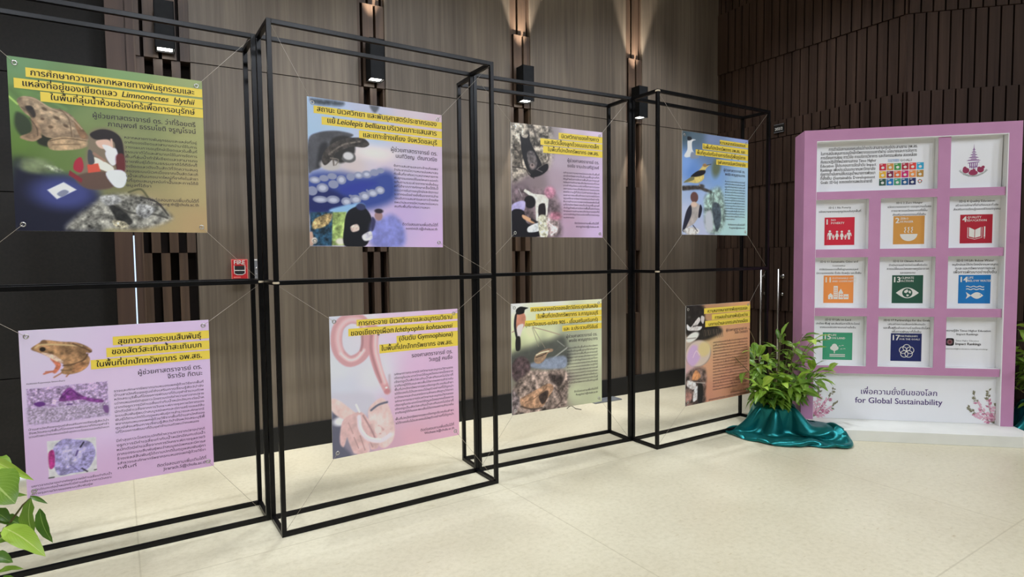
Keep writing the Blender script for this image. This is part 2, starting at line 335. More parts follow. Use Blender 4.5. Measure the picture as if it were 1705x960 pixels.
class Ink:
    """gathers lines of lettering in an upright x-z plane and links them as one mesh"""
    def __init__(s): s.V = []; s.F = []; s.n = 0
    def stamp(s, co, faces, y):
        s.V += [(x, y, z) for x, z in co]; s.F += [tuple(i + s.n for i in f) for f in faces]; s.n += len(co)
    def run(s, text, bold, res):
        parts = text.split('|'); x = 0; CO = []; FA = []; n = 0
        for i, p in enumerate(parts):
            if not p: continue
            co, fa = raw_text(p, i % 2 == 1, res)
            if not len(co): continue
            lead = (len(p) - len(p.lstrip())) * .26; trail = (len(p) - len(p.rstrip())) * .26
            if i: co[:, 0] += x - co[:, 0].min() + lead
            x = co[:, 0].max() + trail
            CO.append(co); FA += [tuple(k + n for k in f) for f in fa]; n += len(co)
        co = np.vstack(CO); co[:, 0] -= co[:, 0].min(); return co, FA
    def line(s, text, x0, x1, z, y=0.0, bold=.0, size=None, res=3, align='fit'):
        co, fa = s.run(text, bold, res); w = co[:, 0].max()
        if size is None: k = (x1 - x0) / w; sx = sz = k
        elif align == 'fit': sz = size; sx = (x1 - x0) / w
        else: sx = sz = size
        co = co * np.array([sx, sz])
        if align == 'center': co[:, 0] += (x0 + x1) / 2 - co[:, 0].max() / 2
        elif align == 'right': co[:, 0] += x1 - co[:, 0].max()
        else: co[:, 0] += x0
        co[:, 1] += z
        if bold:
            d = bold * sz
            for q, (dx, dz) in enumerate(((-d, 0), (d, 0), (0, d * .6))): s.stamp(co + np.array([dx, dz]), fa, y - .00004 * q)
        else: s.stamp(co, fa, y)
        return s
    def bend(s, cx, cz, r):
        s.V = [(cx + (r - z) * math.sin(x / r), y, cz - (r - z) * math.cos(x / r)) for x, y, z in s.V]; return s
    def build(s, name, m, parent):
        me = bpy.data.meshes.new(name); me.from_pydata(s.V, [], s.F); me.update(); return put(name, me, m, parent)

# ---------------------------------------------------------------- display frames of black square tube
FW, FD, FH, TB = 1.2, .2342, 2.44, .0216
FRAMES = {'A': ((-.0232 - 1.2 * math.cos(.01097), .010402 + 1.2 * math.sin(.01097)), -.01097), 'B': ((0, -FD), 0.0),
          'C': ((1.2228, -.0038), -.0736), 'D': (None, -.0154)}
_dc = (2.4435, -.101); FRAMES['D'] = ((_dc[0] - FD * math.sin(.0154), _dc[1] - FD * math.cos(.0154)), -.0154)
# every frame's own origin is its front left corner on the floor
def display_frame(key, label, back_mid):
    (x, y), rz = FRAMES[key]
    t = thing('display_stand', label, 'display frame', (x, y, 0), rz, 'black tube frames standing in a zigzag row')
    h = TB / 2
    for px in (0, FW):
        for py in (0, FD):
            p = MB(); p.box((px - h, py - h, 0), (px + h, py + h, FH)); p.build('post', FRAME, t, bevel=.0015)
    def rail(name, a, b):
        m = MB(); lo = [min(a[i], b[i]) - h for i in range(3)]; hi = [max(a[i], b[i]) + h for i in range(3)]
        ax = 0 if abs(a[0] - b[0]) > abs(a[1] - b[1]) else 1
        lo[ax] += TB; hi[ax] -= TB
        m.box(lo, hi); m.build(name, FRAME, t, bevel=.0015)
    for z, nm in ((h, 'bottom_rail'), (FH - h, 'top_rail')):
        rail(nm, (0, 0, z), (FW, 0, z)); rail(nm, (0, FD, z), (FW, FD, z)); rail(nm, (0, 0, z), (0, FD, z)); rail(nm, (FW, 0, z), (FW, FD, z))
    z = 1.222
    rail('middle_rail', (0, 0, z), (FW, 0, z))
    if back_mid: rail('middle_rail', (0, FD, z), (FW, FD, z))
    rail('middle_rail', (0, 0, z), (0, FD, z)); rail('middle_rail', (FW, 0, z), (FW, FD, z))
    return t
FR = {'A': display_frame('A', 'black tube frame at the left edge, set back, around both frog posters', True),
      'B': display_frame('B', 'black tube frame standing forward, nearest the viewer, around the lizard and pink worm posters', False),
      'C': display_frame('C', 'black tube frame set back, third from left, around the bat poster', False),
      'D': display_frame('D', 'black tube frame at the right end, beside the teal draped plant', False)}
for k, z, dx in (('B', 1.222, 0), ('D', 1.222, 0), ('D', FH - .012, 0), ('A', 1.222, FW)):   # knots of nylon line round the posts
    kn = MB(); kn.lathe([(.0125 * 1.25, -.005), (.0125 * 1.4, 0), (.0125 * 1.25, .005)], 10, M=Matrix.Translation((dx, 0, z)))
    kn.build('line_knot', TWINE, FR[k])

# ---------------------------------------------------------------- posters
PS = .715
POOL = {
 'A1': 'ข้อมูลความหลากหลายทางพันธุกรรมและแหล่งที่อยู่อาศัยของเขียดแลวสามารถนำมาใช้ในการวางแผนการอนุรักษ์เขียดแลวในพื้นที่ธรรมชาติได้และสามารถใช้ในการจัดการพื้นที่ลุ่มน้ำทำให้เขียดแลวสามารถขยายพันธุ์ได้ตามธรรมชาติได้ดีอีกทั้งเขียดแลวยังเป็นสัตว์ที่วัดความสมดุลของระบบนิเวศเนื่องจากเป็นสัตว์สะเทินน้ำสะเทินบกขนาดใหญ่ที่อาศัยในลำธารที่อุดมสมบูรณ์เท่านั้นและการได้ข้อมูลที่ได้จากการศึกษานี้ยังสามารถนำไปใช้ในการจัดการแหล่งต้นน้ำและทุ่งนาป่าดิบในพื้นที่ลุ่มน้ำห้วยฮ่องไคร้เพื่อให้การนำเขียดแลวมาเลี้ยงเพื่อเป็นอาหารแบบยั่งยืนและเป็นองค์ความรู้ในการส่งเสริมให้ชุมชนอนุรักษ์พันธุกรรมธรรมชาติอย่างยั่งยืนต่อไป',
 'A2': 'การสำรวจและศึกษาทรัพยากรกบหนองเพศผู้ด้วยวิธีจากพื้นที่บ้านสามัคคีของศูนย์ส่งเสริมการเรียนรู้สัตว์ป่าจังหวัดสระบุรีพื้นที่โครงการพัฒนาที่ดินจุฬาจำนวนตัวพบว่ากบหนองมีค่าสุขภาวะโดยรวมปกติค่าความยาวจากปลายปากถึงรูทวารมีค่าเฉลี่ยเท่ากับน้ำหนักอัณฑะต่อน้ำหนักตัวมีค่าเฉลี่ยจากการวิเคราะห์ทางจุลกายวิภาคของระบบสืบพันธุ์พบว่าสมบูรณ์เพศและมีการสร้างเซลล์สืบพันธุ์ได้ตามปกติในฤดูผสมพันธุ์',
 'B1': 'จากการสำรวจแย้เกาะแสมสารและเกาะข้างเคียงพบว่าประชากรมีความหนาแน่นเหมาะสมกับพื้นที่อาศัยความหลากหลายทางพันธุกรรมของแย้ในแต่ละเกาะแตกต่างกันตามระยะห่างจากชายฝั่งข้อมูลที่ได้จากการศึกษาครั้งนี้ใช้เป็นแนวทางในการอนุรักษ์และจัดการประชากรแย้อย่างยั่งยืน',
 'B2': 'การศึกษาการกระจายนิเวศวิทยาและอนุกรมวิธานของเขียดงูในประเทศไทยมีข้อมูลน้อยมากเนื่องจากเขียดงูเป็นสัตว์สะเทินน้ำสะเทินบกไม่มีขาที่อาศัยอยู่ใต้ดินและพบเห็นได้ยากผลการสำรวจในพื้นที่ปกปักทรัพยากรพบเขียดงูบริเวณริมลำธารใต้กองใบไม้และขอนไม้ผุตัวอย่างที่ได้ถูกนำมาวัดขนาดและจำแนกชนิดตามลักษณะสัณฐานวิทยา',
}
POOL['C1'] = POOL['C2'] = POOL['D1'] = POOL['D2'] = 'การสำรวจความหลากชนิดของสัตว์ในพื้นที่ปกปักทรัพยากรเป็นข้อมูลพื้นฐานที่สำคัญสำหรับการจัดการพื้นที่และการอนุรักษ์ผลการศึกษาพบสัตว์หลายชนิดที่มีบทบาทสำคัญต่อระบบนิเวศทั้งการควบคุมแมลงการกระจายเมล็ดพันธุ์และการผสมเกสรองค์ความรู้ที่ได้นำไปถ่ายทอดสู่ชุมชนและเยาวชนเพื่อสร้างความตระหนักในการดูแลรักษาทรัพยากรธรรมชาติอย่างยั่งยืน'
COMB = '\u0e31\u0e34\u0e35\u0e36\u0e37\u0e38\u0e39\u0e47\u0e48\u0e49\u0e4a\u0e4b\u0e4c\u0e33\u0e30\u0e32'
def chop(pool, start, n):
    d = pool * 3; i = start
    while d[i] in COMB: i += 1
    j = i + n
    while d[j] in COMB or d[j - 1] in '\u0e40\u0e41\u0e42\u0e43\u0e44': j += 1
    return d[i:j], j
def _h(i,j,s):
    n=(i*374761393+j*668265263+s*974711)&0xffffffff
    n=((n^(n>>13))*1274126177)&0xffffffff
    return ((n^(n>>16))&0xffff)/65535.0
def vnoise(U,V,f,s=0):
    x=U*f;y=V*f;i=np.floor(x).astype(np.int64);j=np.floor(y).astype(np.int64)
    a=x-i;b=y-j;a=a*a*(3-2*a);b=b*b*(3-2*b)
    return (_h(i,j,s)*(1-a)+_h(i+1,j,s)*a)*(1-b)+(_h(i,j+1,s)*(1-a)+_h(i+1,j+1,s)*a)*b
def fbm(U,V,f,s=0):
    return (vnoise(U,V,f,s)*.5+vnoise(U,V,f*2.1,s+1)*.3+vnoise(U,V,f*4.3,s+2)*.2)*2-1
def crom(P,closed=True,k=5):
    P=np.asarray(P,float);n=len(P);out=[]
    for i in range(n if closed else n-1):
        if closed: a,b,c,d=P[i-1],P[i],P[(i+1)%n],P[(i+2)%n]
        else: a,b,c,d=P[max(i-1,0)],P[i],P[i+1],P[min(i+2,n-1)]
        for q in range(k):
            t=q/k;out.append(.5*((2*b)+(c-a)*t+(2*a-5*b+4*c-d)*t*t+(3*b-a-3*c+d)*t**3))
    if not closed: out.append(P[-1])
    return np.array(out)
def segdist(U,V,a,b):
    dx,dy=b[0]-a[0],b[1]-a[1];L=dx*dx+dy*dy+1e-12
    t=np.clip(((U-a[0])*dx+(V-a[1])*dy)/L,0,1)
    return np.hypot(U-a[0]-t*dx,V-a[1]-t*dy),t
def paint(ops,N):
    g=(np.arange(N)+.0)/(N-1);U,V=np.meshgrid(g,g)
    C=np.zeros((N,N,3))
    for op in ops:
        k=op[0]
        if k=='B':                       # smooth ground from colour points
            W=np.zeros((N,N));A=np.zeros((N,N,3))
            for u,v,c in op[1]:
                w=1/((U-u)**2+(V-v)**2+.004)**1.6
                W+=w;A+=w[...,None]*np.array(c,float)
            C=A/W[...,None];continue
        if k=='P':                       # patch: points, colour, soft edge, grain, grain frequency, smooth
            pts,col,soft,gr,fq,sm=op[1:]
            P=crom(pts) if sm else np.asarray(pts,float)
            m=max(soft,.004)*1.5
            u0,v0=P.min(0)-m;u1,v1=P.max(0)+m
            i0,i1=np.searchsorted(g,[u0,u1]);j0,j1=np.searchsorted(g,[v0,v1])
            if i1<=i0 or j1<=j0: continue
            u=U[j0:j1,i0:i1];v=V[j0:j1,i0:i1]
            D=np.full(u.shape,9.);ins=np.zeros(u.shape,bool)
            for a,b in zip(P,np.roll(P,-1,0)):
                D=np.minimum(D,segdist(u,v,a,b)[0])
                if a[1]!=b[1]:
                    ins^=((a[1]>v)!=(b[1]>v))&(u<(b[0]-a[0])*(v-a[1])/(b[1]-a[1])+a[0])
            D=np.where(ins,D,-D);s=max(soft,.003)
            al=np.clip(D/(2*s)+.5,0,1);al=al*al*(3-2*al)
        elif k=='E':                     # ellipse: centre, radii, angle, colour, soft, grain, frequency
            (cx,cy),rx,ry,an,col,soft,gr,fq=op[1:]
            i0,j0,i1,j1=0,0,N,N;u,v=U,V
            c,s=np.cos(an),np.sin(an);x=(u-cx)*c+(v-cy)*s;y=-(u-cx)*s+(v-cy)*c
            d=np.sqrt((x/rx)**2+(y/ry)**2);D=(1-d)*min(rx,ry);s_=max(soft,.003)
            al=np.clip(D/(2*s_)+.5,0,1);al=al*al*(3-2*al)
        else:                            # 'L' line: points, widths, colour, soft, grain, frequency
            pts,w0,w1,col,soft,gr,fq=op[1:]
            P=crom(pts,False,4) if len(pts)>2 else np.asarray(pts,float)
            i0,j0,i1,j1=0,0,N,N;u,v=U,V;al=np.zeros((N,N));n=len(P)-1
            for q in range(n):
                d,t=segdist(u,v,P[q],P[q+1]);w=(w0+(w1-w0)*(q+t)/n)/2
                al=np.maximum(al,np.clip((w-d)/(2*max(soft,.003))+.5,0,1))
        col=np.array(col,float)
        cc=np.broadcast_to(col,u.shape+(3,))
        if gr: cc=cc*(1+gr*1.5*fbm(u,v,fq,int(fq)+len(op)))[...,None]
        C[j0:j1,i0:i1]=C[j0:j1,i0:i1]*(1-al[...,None])+cc*al[...,None]
    return np.clip(C,0,255)

POSTERS = {
 'A1': dict(ops=[
  ('B',[(.055,.024,(96,138,88)),(.545,.016,(110,145,85)),(.968,.028,(135,150,90)),(.983,.337,(150,150,92)),(.972,.704,(165,148,98)),(.965,.954,(168,140,95)),(.624,.874,(160,140,98)),(.01,.257,(95,135,60)),(.235,.216,(80,112,60)),(.38,.328,(112,132,75)),(.036,.504,(88,122,42)),(.223,.557,(92,118,55)),(.408,.397,(105,118,65)),(.532,.408,(128,134,85)),(.033,.596,(75,98,42)),(.481,.658,(110,110,70))]),
  ('L',[(.012,.189),(.18,.42)],.0323,.0323,(80,112,55),.0194,0,40),
  ('L',[(-.0,.23),(.038,.27)],.0097,.0097,(160,195,90),.0022,0,40),
  ('L',[(.141,.205),(.263,.271)],.0151,.0151,(98,132,72),.0086,0,40),
  ('P',[(-.005,.633),(.07,.593),(.151,.662),(.257,.672),(.355,.726),(.413,.808),(.386,1.011),(-.012,1.018)],(18,20,42),.0409,0,40,1),
  ('E',(.106,.619),.0768,.0454,0,(105,118,82),.0194,.2,20),
  ('E',(.191,.63),.0409,.0159,.3,(140,150,120),.0086,.5,60),
  ('E',(.234,.769),.1535,.0965,0,(55,62,125),.0484,0,40),
  ('P',[(.155,.757),(.235,.707),(.296,.749),(.199,.809)],(225,230,250),.0043,0,40,0),
  ('P',[(.2,.777),(.235,.751),(.259,.765),(.223,.795)],(120,125,150),.0043,0,40,1),
  ('P',[(.03,.316),(.079,.339),(.101,.394),(.084,.447),(.046,.448),(.02,.391)],(42,55,30),.0108,0,40,1),
  ('P',[(.127,.437),(.227,.439),(.196,.5),(.125,.49)],(32,34,18),.0086,0,40,1),
  ('P',[(.035,.248),(.066,.221),(.121,.225),(.185,.269),(.252,.281),(.3,.317),(.33,.369),(.368,.425),(.355,.458),(.305,.455),(.188,.451),(.146,.435),(.124,.391),(.098,.343),(.062,.309)],(142,117,90),.0032,.3,28,1),
  ('P',[(.065,.244),(.12,.245),(.194,.291),(.261,.318),(.307,.407),(.23,.368),(.136,.321)],(160,135,105),.0108,.3,40,1),
  ('P',[(.073,.277),(.105,.276),(.119,.323),(.103,.342),(.081,.307)],(45,36,28),.0043,0,40,1),
  ('E',(.093,.287),.0143,.0102,0,(30,25,20),.0032,0,40),
  ('L',[(.054,.285),(.09,.315),(.12,.38)],.0054,.0054,(90,70,50),.0022,0,40),
  ('P',[(.098,.348),(.128,.403),(.136,.448),(.102,.477),(.056,.47),(.043,.453),(.095,.418)],(145,115,85),.0043,.25,40,1),
  ('P',[(.3,.325),(.357,.402),(.371,.436),(.326,.429)],(130,95,65),.0043,.2,40,1),
  ('P',[(.178,.461),(.256,.436),(.345,.445),(.366,.473),(.323,.503),(.205,.521),(.17,.503)],(168,138,102),.0043,.25,30,1),
  ('L',[(.178,.467),(.256,.445),(.355,.452)],.0043,.0043,(80,60,40),.0022,0,40),
  ('L',[(.191,.489),(.324,.474)],.0043,.0043,(110,85,60),.0032,0,40),
  ('L',[(.105,.35),(.129,.4),(.134,.448)],.0215,.0151,(150,118,88),.0032,.2,50),
  ('L',[(.134,.448),(.1,.472),(.049,.459)],.0097,.0097,(158,126,94),.0022,0,40),
  ('L',[(.089,.344),(.119,.394),(.124,.44)],.0043,.0043,(70,54,40),.0022,0,40),
  ('E',(.161,.283),.0143,.0091,.5,(92,72,52),.0043,0,40),
  ('E',(.217,.329),.0164,.0091,.5,(90,70,50),.0043,0,40),
  ('E',(.259,.371),.0143,.0091,.5,(92,72,52),.0043,0,40),
  ('E',(.186,.385),.0123,.0091,0,(100,78,56),.0043,0,40),
  ('E',(.149,.342),.0092,.0079,0,(96,74,54),.0032,0,40),
  ('E',(.232,.298),.0092,.0068,0,(170,146,116),.0032,0,40),
  ('E',(.184,.309),.0082,.0068,0,(172,148,118),.0032,0,40),
  ('L',[(.065,.224),(.121,.231),(.195,.279),(.271,.305),(.337,.38)],.0054,.0054,(178,152,120),.0032,0,40),
  ('L',[(.233,.274),(.275,.328),(.286,.433)],.0043,.0043,(96,74,54),.0032,0,40),
  ('P',[(.366,.425),(.398,.38),(.47,.366),(.531,.414),(.557,.529),(.545,.653),(.479,.719),(.345,.727),(.307,.669),(.352,.546)],(120,105,85),.0172,0,40,1),
  ('P',[(.377,.406),(.429,.374),(.491,.379),(.535,.42),(.547,.505),(.544,.619),(.513,.633),(.5,.558),(.499,.448),(.447,.438),(.396,.436)],(32,24,24),.0043,0,40,1),
  ('P',[(.406,.447),(.468,.433),(.483,.474),(.445,.492),(.415,.48)],(208,168,148),.0043,0,40,1),
  ('L',[(.484,.431),(.487,.486)],.0108,.0108,(205,165,145),.0032,0,40),
  ('P',[(.436,.469),(.479,.474),(.504,.506),(.467,.518)],(220,214,224),.0032,0,40,1),
  ('P',[(.455,.503),(.505,.484),(.514,.557),(.483,.59),(.454,.543)],(208,208,228),.0043,0,40,1),
  ('P',[(.504,.533),(.544,.518),(.548,.613),(.513,.641)],(98,32,34),.0065,0,40,1),
  ('P',[(.292,.67),(.44,.63),(.484,.721),(.355,.741)],(92,68,58),.0086,0,40,1),
  ('P',[(.376,.562),(.402,.548),(.485,.598),(.482,.635),(.451,.629),(.39,.599)],(228,218,195),.0032,0,40,1),
  ('P',[(.448,.638),(.525,.615),(.557,.652),(.537,.718),(.489,.718)],(202,207,232),.0043,0,40,1),
  ('P',[(.355,.594),(.411,.582),(.422,.631),(.358,.644)],(205,72,52),.0032,0,40,0),
  ('P',[(.295,.577),(.326,.552),(.337,.607),(.32,.644),(.287,.626)],(168,30,52),.0043,0,40,1),
  ('P',[(.267,.634),(.329,.682),(.323,.706),(.261,.663)],(130,36,46),.0032,0,40,0),
  ('P',[(.363,.509),(.383,.513),(.393,.579),(.362,.587)],(66,66,72),.0032,0,40,1),
  ('L',[(.393,.524),(.443,.563)],.0151,.0151,(150,110,90),.0032,0,40),
  ('P',[(.236,.989),(.278,.92),(.393,.815),(.477,.768),(.605,.766),(.698,.795),(.769,.866),(.796,.909),(.732,.949),(.609,.985),(.47,.984),(.335,.999)],(122,120,112),.0237,.55,34,1),
  ('P',[(.454,.831),(.517,.853),(.578,.938),(.513,.959),(.483,.904)],(38,38,36),.0065,.4,50,1),
  ('L',[(.476,.818),(.558,.876),(.69,.884),(.768,.907)],.0108,.0108,(60,58,54),.0054,0,40),
  ('L',[(.627,.78),(.714,.807),(.774,.888)],.0097,.0097,(52,50,48),.0043,0,40),
  ('P',[(.414,.786),(.498,.773),(.518,.813),(.444,.837)],(165,165,165),.0108,.4,50,1),
  ('P',[(.472,.929),(.535,.939),(.555,.97),(.491,.972)],(190,180,150),.0054,.6,60,1),
  ('P',[(.614,.824),(.702,.846),(.655,.911),(.601,.887)],(150,150,150),.0086,.5,50,1),
  ('L',[(.563,.751),(.628,.729),(.665,.778)],.0086,.0086,(70,70,45),.0054,0,40),
 ],
  bands=[(0.082, 0.054, 0.108), (0.026, 0.121, 0.178), (0.145, 0.184, 0.241)],
  T=[('การศึกษาความหลากหลายทางพันธุกรรมและ', 0.105, 0.952, 0.096), ('แหล่งที่อยู่ของเขียดแลว  |Limnonectes  blythii', 0.066, 0.953, 0.162), ('ในพื้นที่ลุ่มน้ำห้วยฮ่องไคร้เพื่อการอนุรักษ์', 0.192, 0.951, 0.226)],
  A=[('ผู้ช่วยศาสตราจารย์ ดร. ว่าที่ร้อยตรี', 0.395, 0.952, 0.306), ('ภาณุพงศ์ ธรรมโชติ จรูญโรจน์', 0.469, 0.953, 0.35)],
  C=[('ติดต่อสอบถามเพิ่มเติมได้ที่', 0.667, 0.954, 0.802), ('Panupong.th@chula.ac.th', 0.68, 0.954, 0.827)],
  Bd=[(0.553, 0.955, 0.418, 0.715, 11, 0.33)],
 ),
 'A2': dict(ops=[
  ('B',[(.011,.016,(196,182,222)),(.982,.026,(198,172,208)),(.016,.977,(188,156,196)),(.978,.968,(190,150,190)),(.45,.484,(200,176,214)),(.473,1.007,(192,154,194))]),
  ('L',[(.159,.177),(.179,.223),(.16,.26)],.0338,.018,(186,100,72),.0034,.15,60),
  ('L',[(.109,.266),(.139,.258),(.166,.257)],.0101,.0101,(190,104,76),.0023,0,40),
  ('L',[(.117,.255),(.154,.255)],.0068,.0068,(176,96,70),.0023,0,40),
  ('L',[(.193,.27),(.156,.292)],.0079,.0079,(170,110,80),.0023,0,40),
  ('L',[(.232,.274),(.216,.294)],.0079,.0079,(170,110,80),.0023,0,40),
  ('P',[(.057,.104),(.104,.072),(.128,.064),(.201,.08),(.27,.09),(.319,.115),(.349,.145),(.338,.162),(.319,.16),(.337,.198),(.324,.243),(.282,.274),(.222,.283),(.191,.266),(.206,.222),(.157,.186),(.119,.155),(.082,.133),(.059,.119)],(150,110,74),.0034,.35,34,1),
  ('E',(.115,.077),.0158,.0145,0,(120,85,55),.0034,0,40),
  ('E',(.108,.118),.0148,.0133,0,(35,25,20),.0034,0,40),
  ('L',[(.074,.106),(.108,.09),(.2,.099),(.299,.116)],.0079,.0079,(196,168,118),.0034,0,40),
  ('P',[(.101,.138),(.158,.156),(.205,.203),(.176,.201),(.129,.162)],(205,170,150),.0045,.3,50,1),
  ('L',[(.204,.226),(.254,.223),(.306,.201),(.325,.168)],.009,.009,(92,66,46),.0034,0,40),
  ('L',[(.193,.252),(.243,.257),(.294,.227)],.0068,.0068,(110,80,55),.0034,0,40),
  ('L',[(.254,.097),(.318,.134),(.343,.155)],.0079,.0079,(90,62,44),.0034,0,40),
  ('P',[(.264,.222),(.315,.215),(.319,.246),(.283,.269),(.242,.269)],(160,110,72),.0045,.3,40,1),
  ('P',[(.023,.348),(.42,.347),(.42,.563),(.023,.567)],(165,138,182),.0023,.38,90,0),
  ('P',[(.022,.463),(.422,.48),(.421,.56),(.023,.563)],(160,142,172),.0158,.3,130,0),
  ('P',[(.174,.437),(.203,.38),(.233,.365),(.269,.403),(.318,.437),(.39,.46),(.387,.478),(.326,.463),(.286,.445),(.225,.444)],(118,52,130),.0045,.35,60,1),
  ('L',[(.186,.424),(.233,.38),(.271,.422)],.0056,.0056,(80,30,100),.0023,0,40),
  ('P',[(.052,.439),(.088,.43),(.109,.45),(.077,.461)],(92,42,122),.0034,0,40,1),
  ('L',[(.107,.453),(.155,.469)],.0045,.0045,(130,90,150),.0023,0,40),
  ('L',[(.214,.465),(.234,.467)],.009,.009,(90,60,120),.0023,0,40),
  ('P',[(.391,.501),(.418,.502),(.419,.544),(.4,.541)],(110,70,130),.0045,0,40,1),
  ('P',[(.105,.674),(.348,.689),(.345,.904),(.107,.904)],(192,190,194),.0023,.06,40,0),
  ('P',[(.145,.703),(.186,.675),(.245,.687),(.316,.713),(.342,.775),(.328,.836),(.288,.889),(.217,.892),(.157,.893),(.134,.839),(.118,.786),(.13,.738)],(146,136,190),.0034,.3,60,1),
  ('P',[(.173,.733),(.234,.718),(.272,.775),(.229,.844),(.18,.822)],(165,155,205),.0158,.25,60,1),
  ('P',[(.11,.749),(.136,.737),(.137,.827),(.112,.841)],(168,42,122),.0045,.25,50,1),
  ('L',[(.267,.739),(.285,.71)],.0068,.0068,(25,20,35),.0023,0,40),
  ('L',[(.296,.897),(.27,.872)],.0068,.0068,(25,20,35),.0023,0,40),
  ('L',[(.253,.759),(.243,.786)],.009,.009,(80,60,120),.0034,0,40),
  ('L',[(.214,.841),(.257,.887)],.0045,.0045,(90,80,140),.0023,0,40),
  ('L',[(.107,.899),(.131,.899)],.0056,.0056,(25,25,25),.0023,0,40),
  ('L',[(.333,.894),(.342,.894)],.0056,.0056,(25,25,25),.0023,0,40),
 ],
  bands=[(0.458, 0.071, 0.125), (0.422, 0.139, 0.198), (0.34, 0.207, 0.265)],
  T=[('สุขภาวะของระบบสืบพันธุ์', 0.485, 0.952, 0.119), ('ของสัตว์สะเทินน้ำสะเทินบก', 0.451, 0.951, 0.181), ('ในพื้นที่ปกปักทรัพยากร อพ.สธ.', 0.368, 0.952, 0.252)],
  A=[('ผู้ช่วยศาสตราจารย์ ดร.', 0.585, 0.949, 0.326), ('จิรารัช กิตนะ', 0.747, 0.951, 0.369)],
  S=[('กบหนอง Fejervarya limnocharis', 0.024, 0.208, 0.322)],
  C=[('ติดต่อสอบถามเพิ่มเติมได้ที่', 0.668, 0.954, 0.944), ('Jirarach.S@chula.ac.th', 0.701, 0.956, 0.973)],
  Bd=[(0.452, 0.955, 0.422, 0.684, 11, 0.93), (0.453, 0.953, 0.74, 0.915, 7, 0.2), (0.023, 0.417, 0.597, 0.641, 3, 1), (0.023, 0.42, 0.939, 0.985, 3, 0.75)],
 ),
 'B1': dict(ops=[
  ('B',[(.011,.074,(152,178,218)),(.022,.204,(150,180,228)),(.194,.195,(160,185,225)),(.482,.275,(165,185,222)),(.431,.027,(170,175,200)),(.74,.023,(196,180,192)),(.982,.045,(198,172,186)),(.978,.456,(196,170,202)),(.972,.949,(196,162,208)),(.523,.361,(205,188,192)),(.32,.418,(195,178,178)),(.619,.561,(185,168,205)),(.674,.742,(180,155,205)),(.564,.422,(190,172,195))]),
  ('P',[(.024,.014),(.109,.005),(.241,.006),(.228,.033),(.133,.042),(.048,.044)],(62,72,84),.0178,.4,30,1),
  ('P',[(.438,.003),(.502,.004),(.478,.048),(.451,.037)],(80,85,95),.0114,0,40,1),
  ('E',(.454,.332),.1487,.0479,0,(218,204,200),.0445,0,40),
  ('P',[(-.006,.53),(.191,.488),(.385,.501),(.55,.449),(.626,.509),(.596,.667),(.316,.757),(-.009,.776)],(46,66,146),.0432,0,40,1),
  ('P',[(-.002,.65),(.09,.596),(.227,.636),(.356,.705),(.162,.763),(-.003,.77)],(24,34,96),.0279,0,40,1),
  ('P',[(.215,.588),(.358,.541),(.479,.545),(.357,.616),(.24,.636)],(38,52,150),.0279,0,40,1),
  ('E',(.041,.553),.0379,.024,0,(128,134,165),.0038,0,40),
  ('E',(.103,.537),.0325,.0216,0,(128,134,165),.0038,0,40),
  ('E',(.159,.52),.0325,.0216,0,(128,134,165),.0038,0,40),
  ('E',(.223,.54),.0338,.0311,0,(128,134,165),.0038,0,40),
  ('E',(.288,.516),.0297,.0263,0,(128,134,165),.0038,0,40),
  ('E',(.345,.5),.0325,.024,0,(128,134,165),.0038,0,40),
  ('E',(.405,.489),.0352,.0263,0,(128,134,165),.0038,0,40),
  ('E',(.462,.472),.0325,.024,0,(128,134,165),.0038,0,40),
  ('E',(.508,.455),.027,.0192,0,(128,134,165),.0038,0,40),
  ('E',(.022,.627),.0352,.0311,0,(128,134,165),.0038,0,40),
  ('E',(.092,.603),.0406,.0311,0,(128,134,165),.0038,0,40),
  ('E',(.167,.574),.0352,.0287,0,(128,134,165),.0038,0,40),
  ('E',(.076,.682),.0514,.024,0,(128,134,165),.0038,0,40),
  ('E',(.163,.679),.046,.0275,0,(128,134,165),.0038,0,40),
  ('E',(.255,.687),.0365,.0287,0,(128,134,165),.0038,0,40),
  ('E',(.321,.669),.0406,.0311,0,(128,134,165),.0038,0,40),
  ('E',(.386,.642),.0379,.0311,0,(128,134,165),.0038,0,40),
  ('E',(.446,.619),.0379,.0275,0,(128,134,165),.0038,0,40),
  ('E',(.501,.595),.0365,.0287,0,(128,134,165),.0038,0,40),
  ('E',(.041,.553),.023,.0132,0,(176,180,200),.0064,0,40),
  ('E',(.223,.54),.0189,.018,0,(176,180,200),.0064,0,40),
  ('E',(.345,.5),.0189,.0132,0,(176,180,200),.0064,0,40),
  ('E',(.405,.489),.0189,.0132,0,(176,180,200),.0064,0,40),
  ('E',(.092,.603),.0243,.018,0,(176,180,200),.0064,0,40),
  ('E',(.076,.684),.0325,.012,0,(176,180,200),.0064,0,40),
  ('E',(.163,.682),.027,.0144,0,(176,180,200),.0064,0,40),
  ('E',(.257,.689),.0203,.0156,0,(176,180,200),.0064,0,40),
  ('E',(.324,.671),.0243,.0168,0,(176,180,200),.0064,0,40),
  ('E',(.389,.644),.0216,.0168,0,(176,180,200),.0064,0,40),
  ('E',(.448,.62),.023,.0156,0,(176,180,200),.0064,0,40),
  ('E',(.503,.595),.0216,.0168,0,(176,180,200),.0064,0,40),
  ('L',[(.281,.646),(.304,.651)],.0152,.0152,(120,126,160),.0038,0,40),
  ('L',[(.404,.601),(.417,.613)],.0127,.0127,(130,136,168),.0038,0,40),
  ('L',[(.35,.629),(.364,.635)],.0127,.0127,(125,130,162),.0038,0,40),
  ('P',[(.003,.29),(.07,.232),(.194,.207),(.305,.217),(.29,.241),(.193,.264),(.143,.311),(.117,.375),(.089,.456),(.03,.491),(.0,.494)],(72,72,78),.0076,.15,20,1),
  ('P',[(.081,.318),(.13,.3),(.117,.399),(.073,.464),(.055,.453)],(38,38,42),.0152,0,40,1),
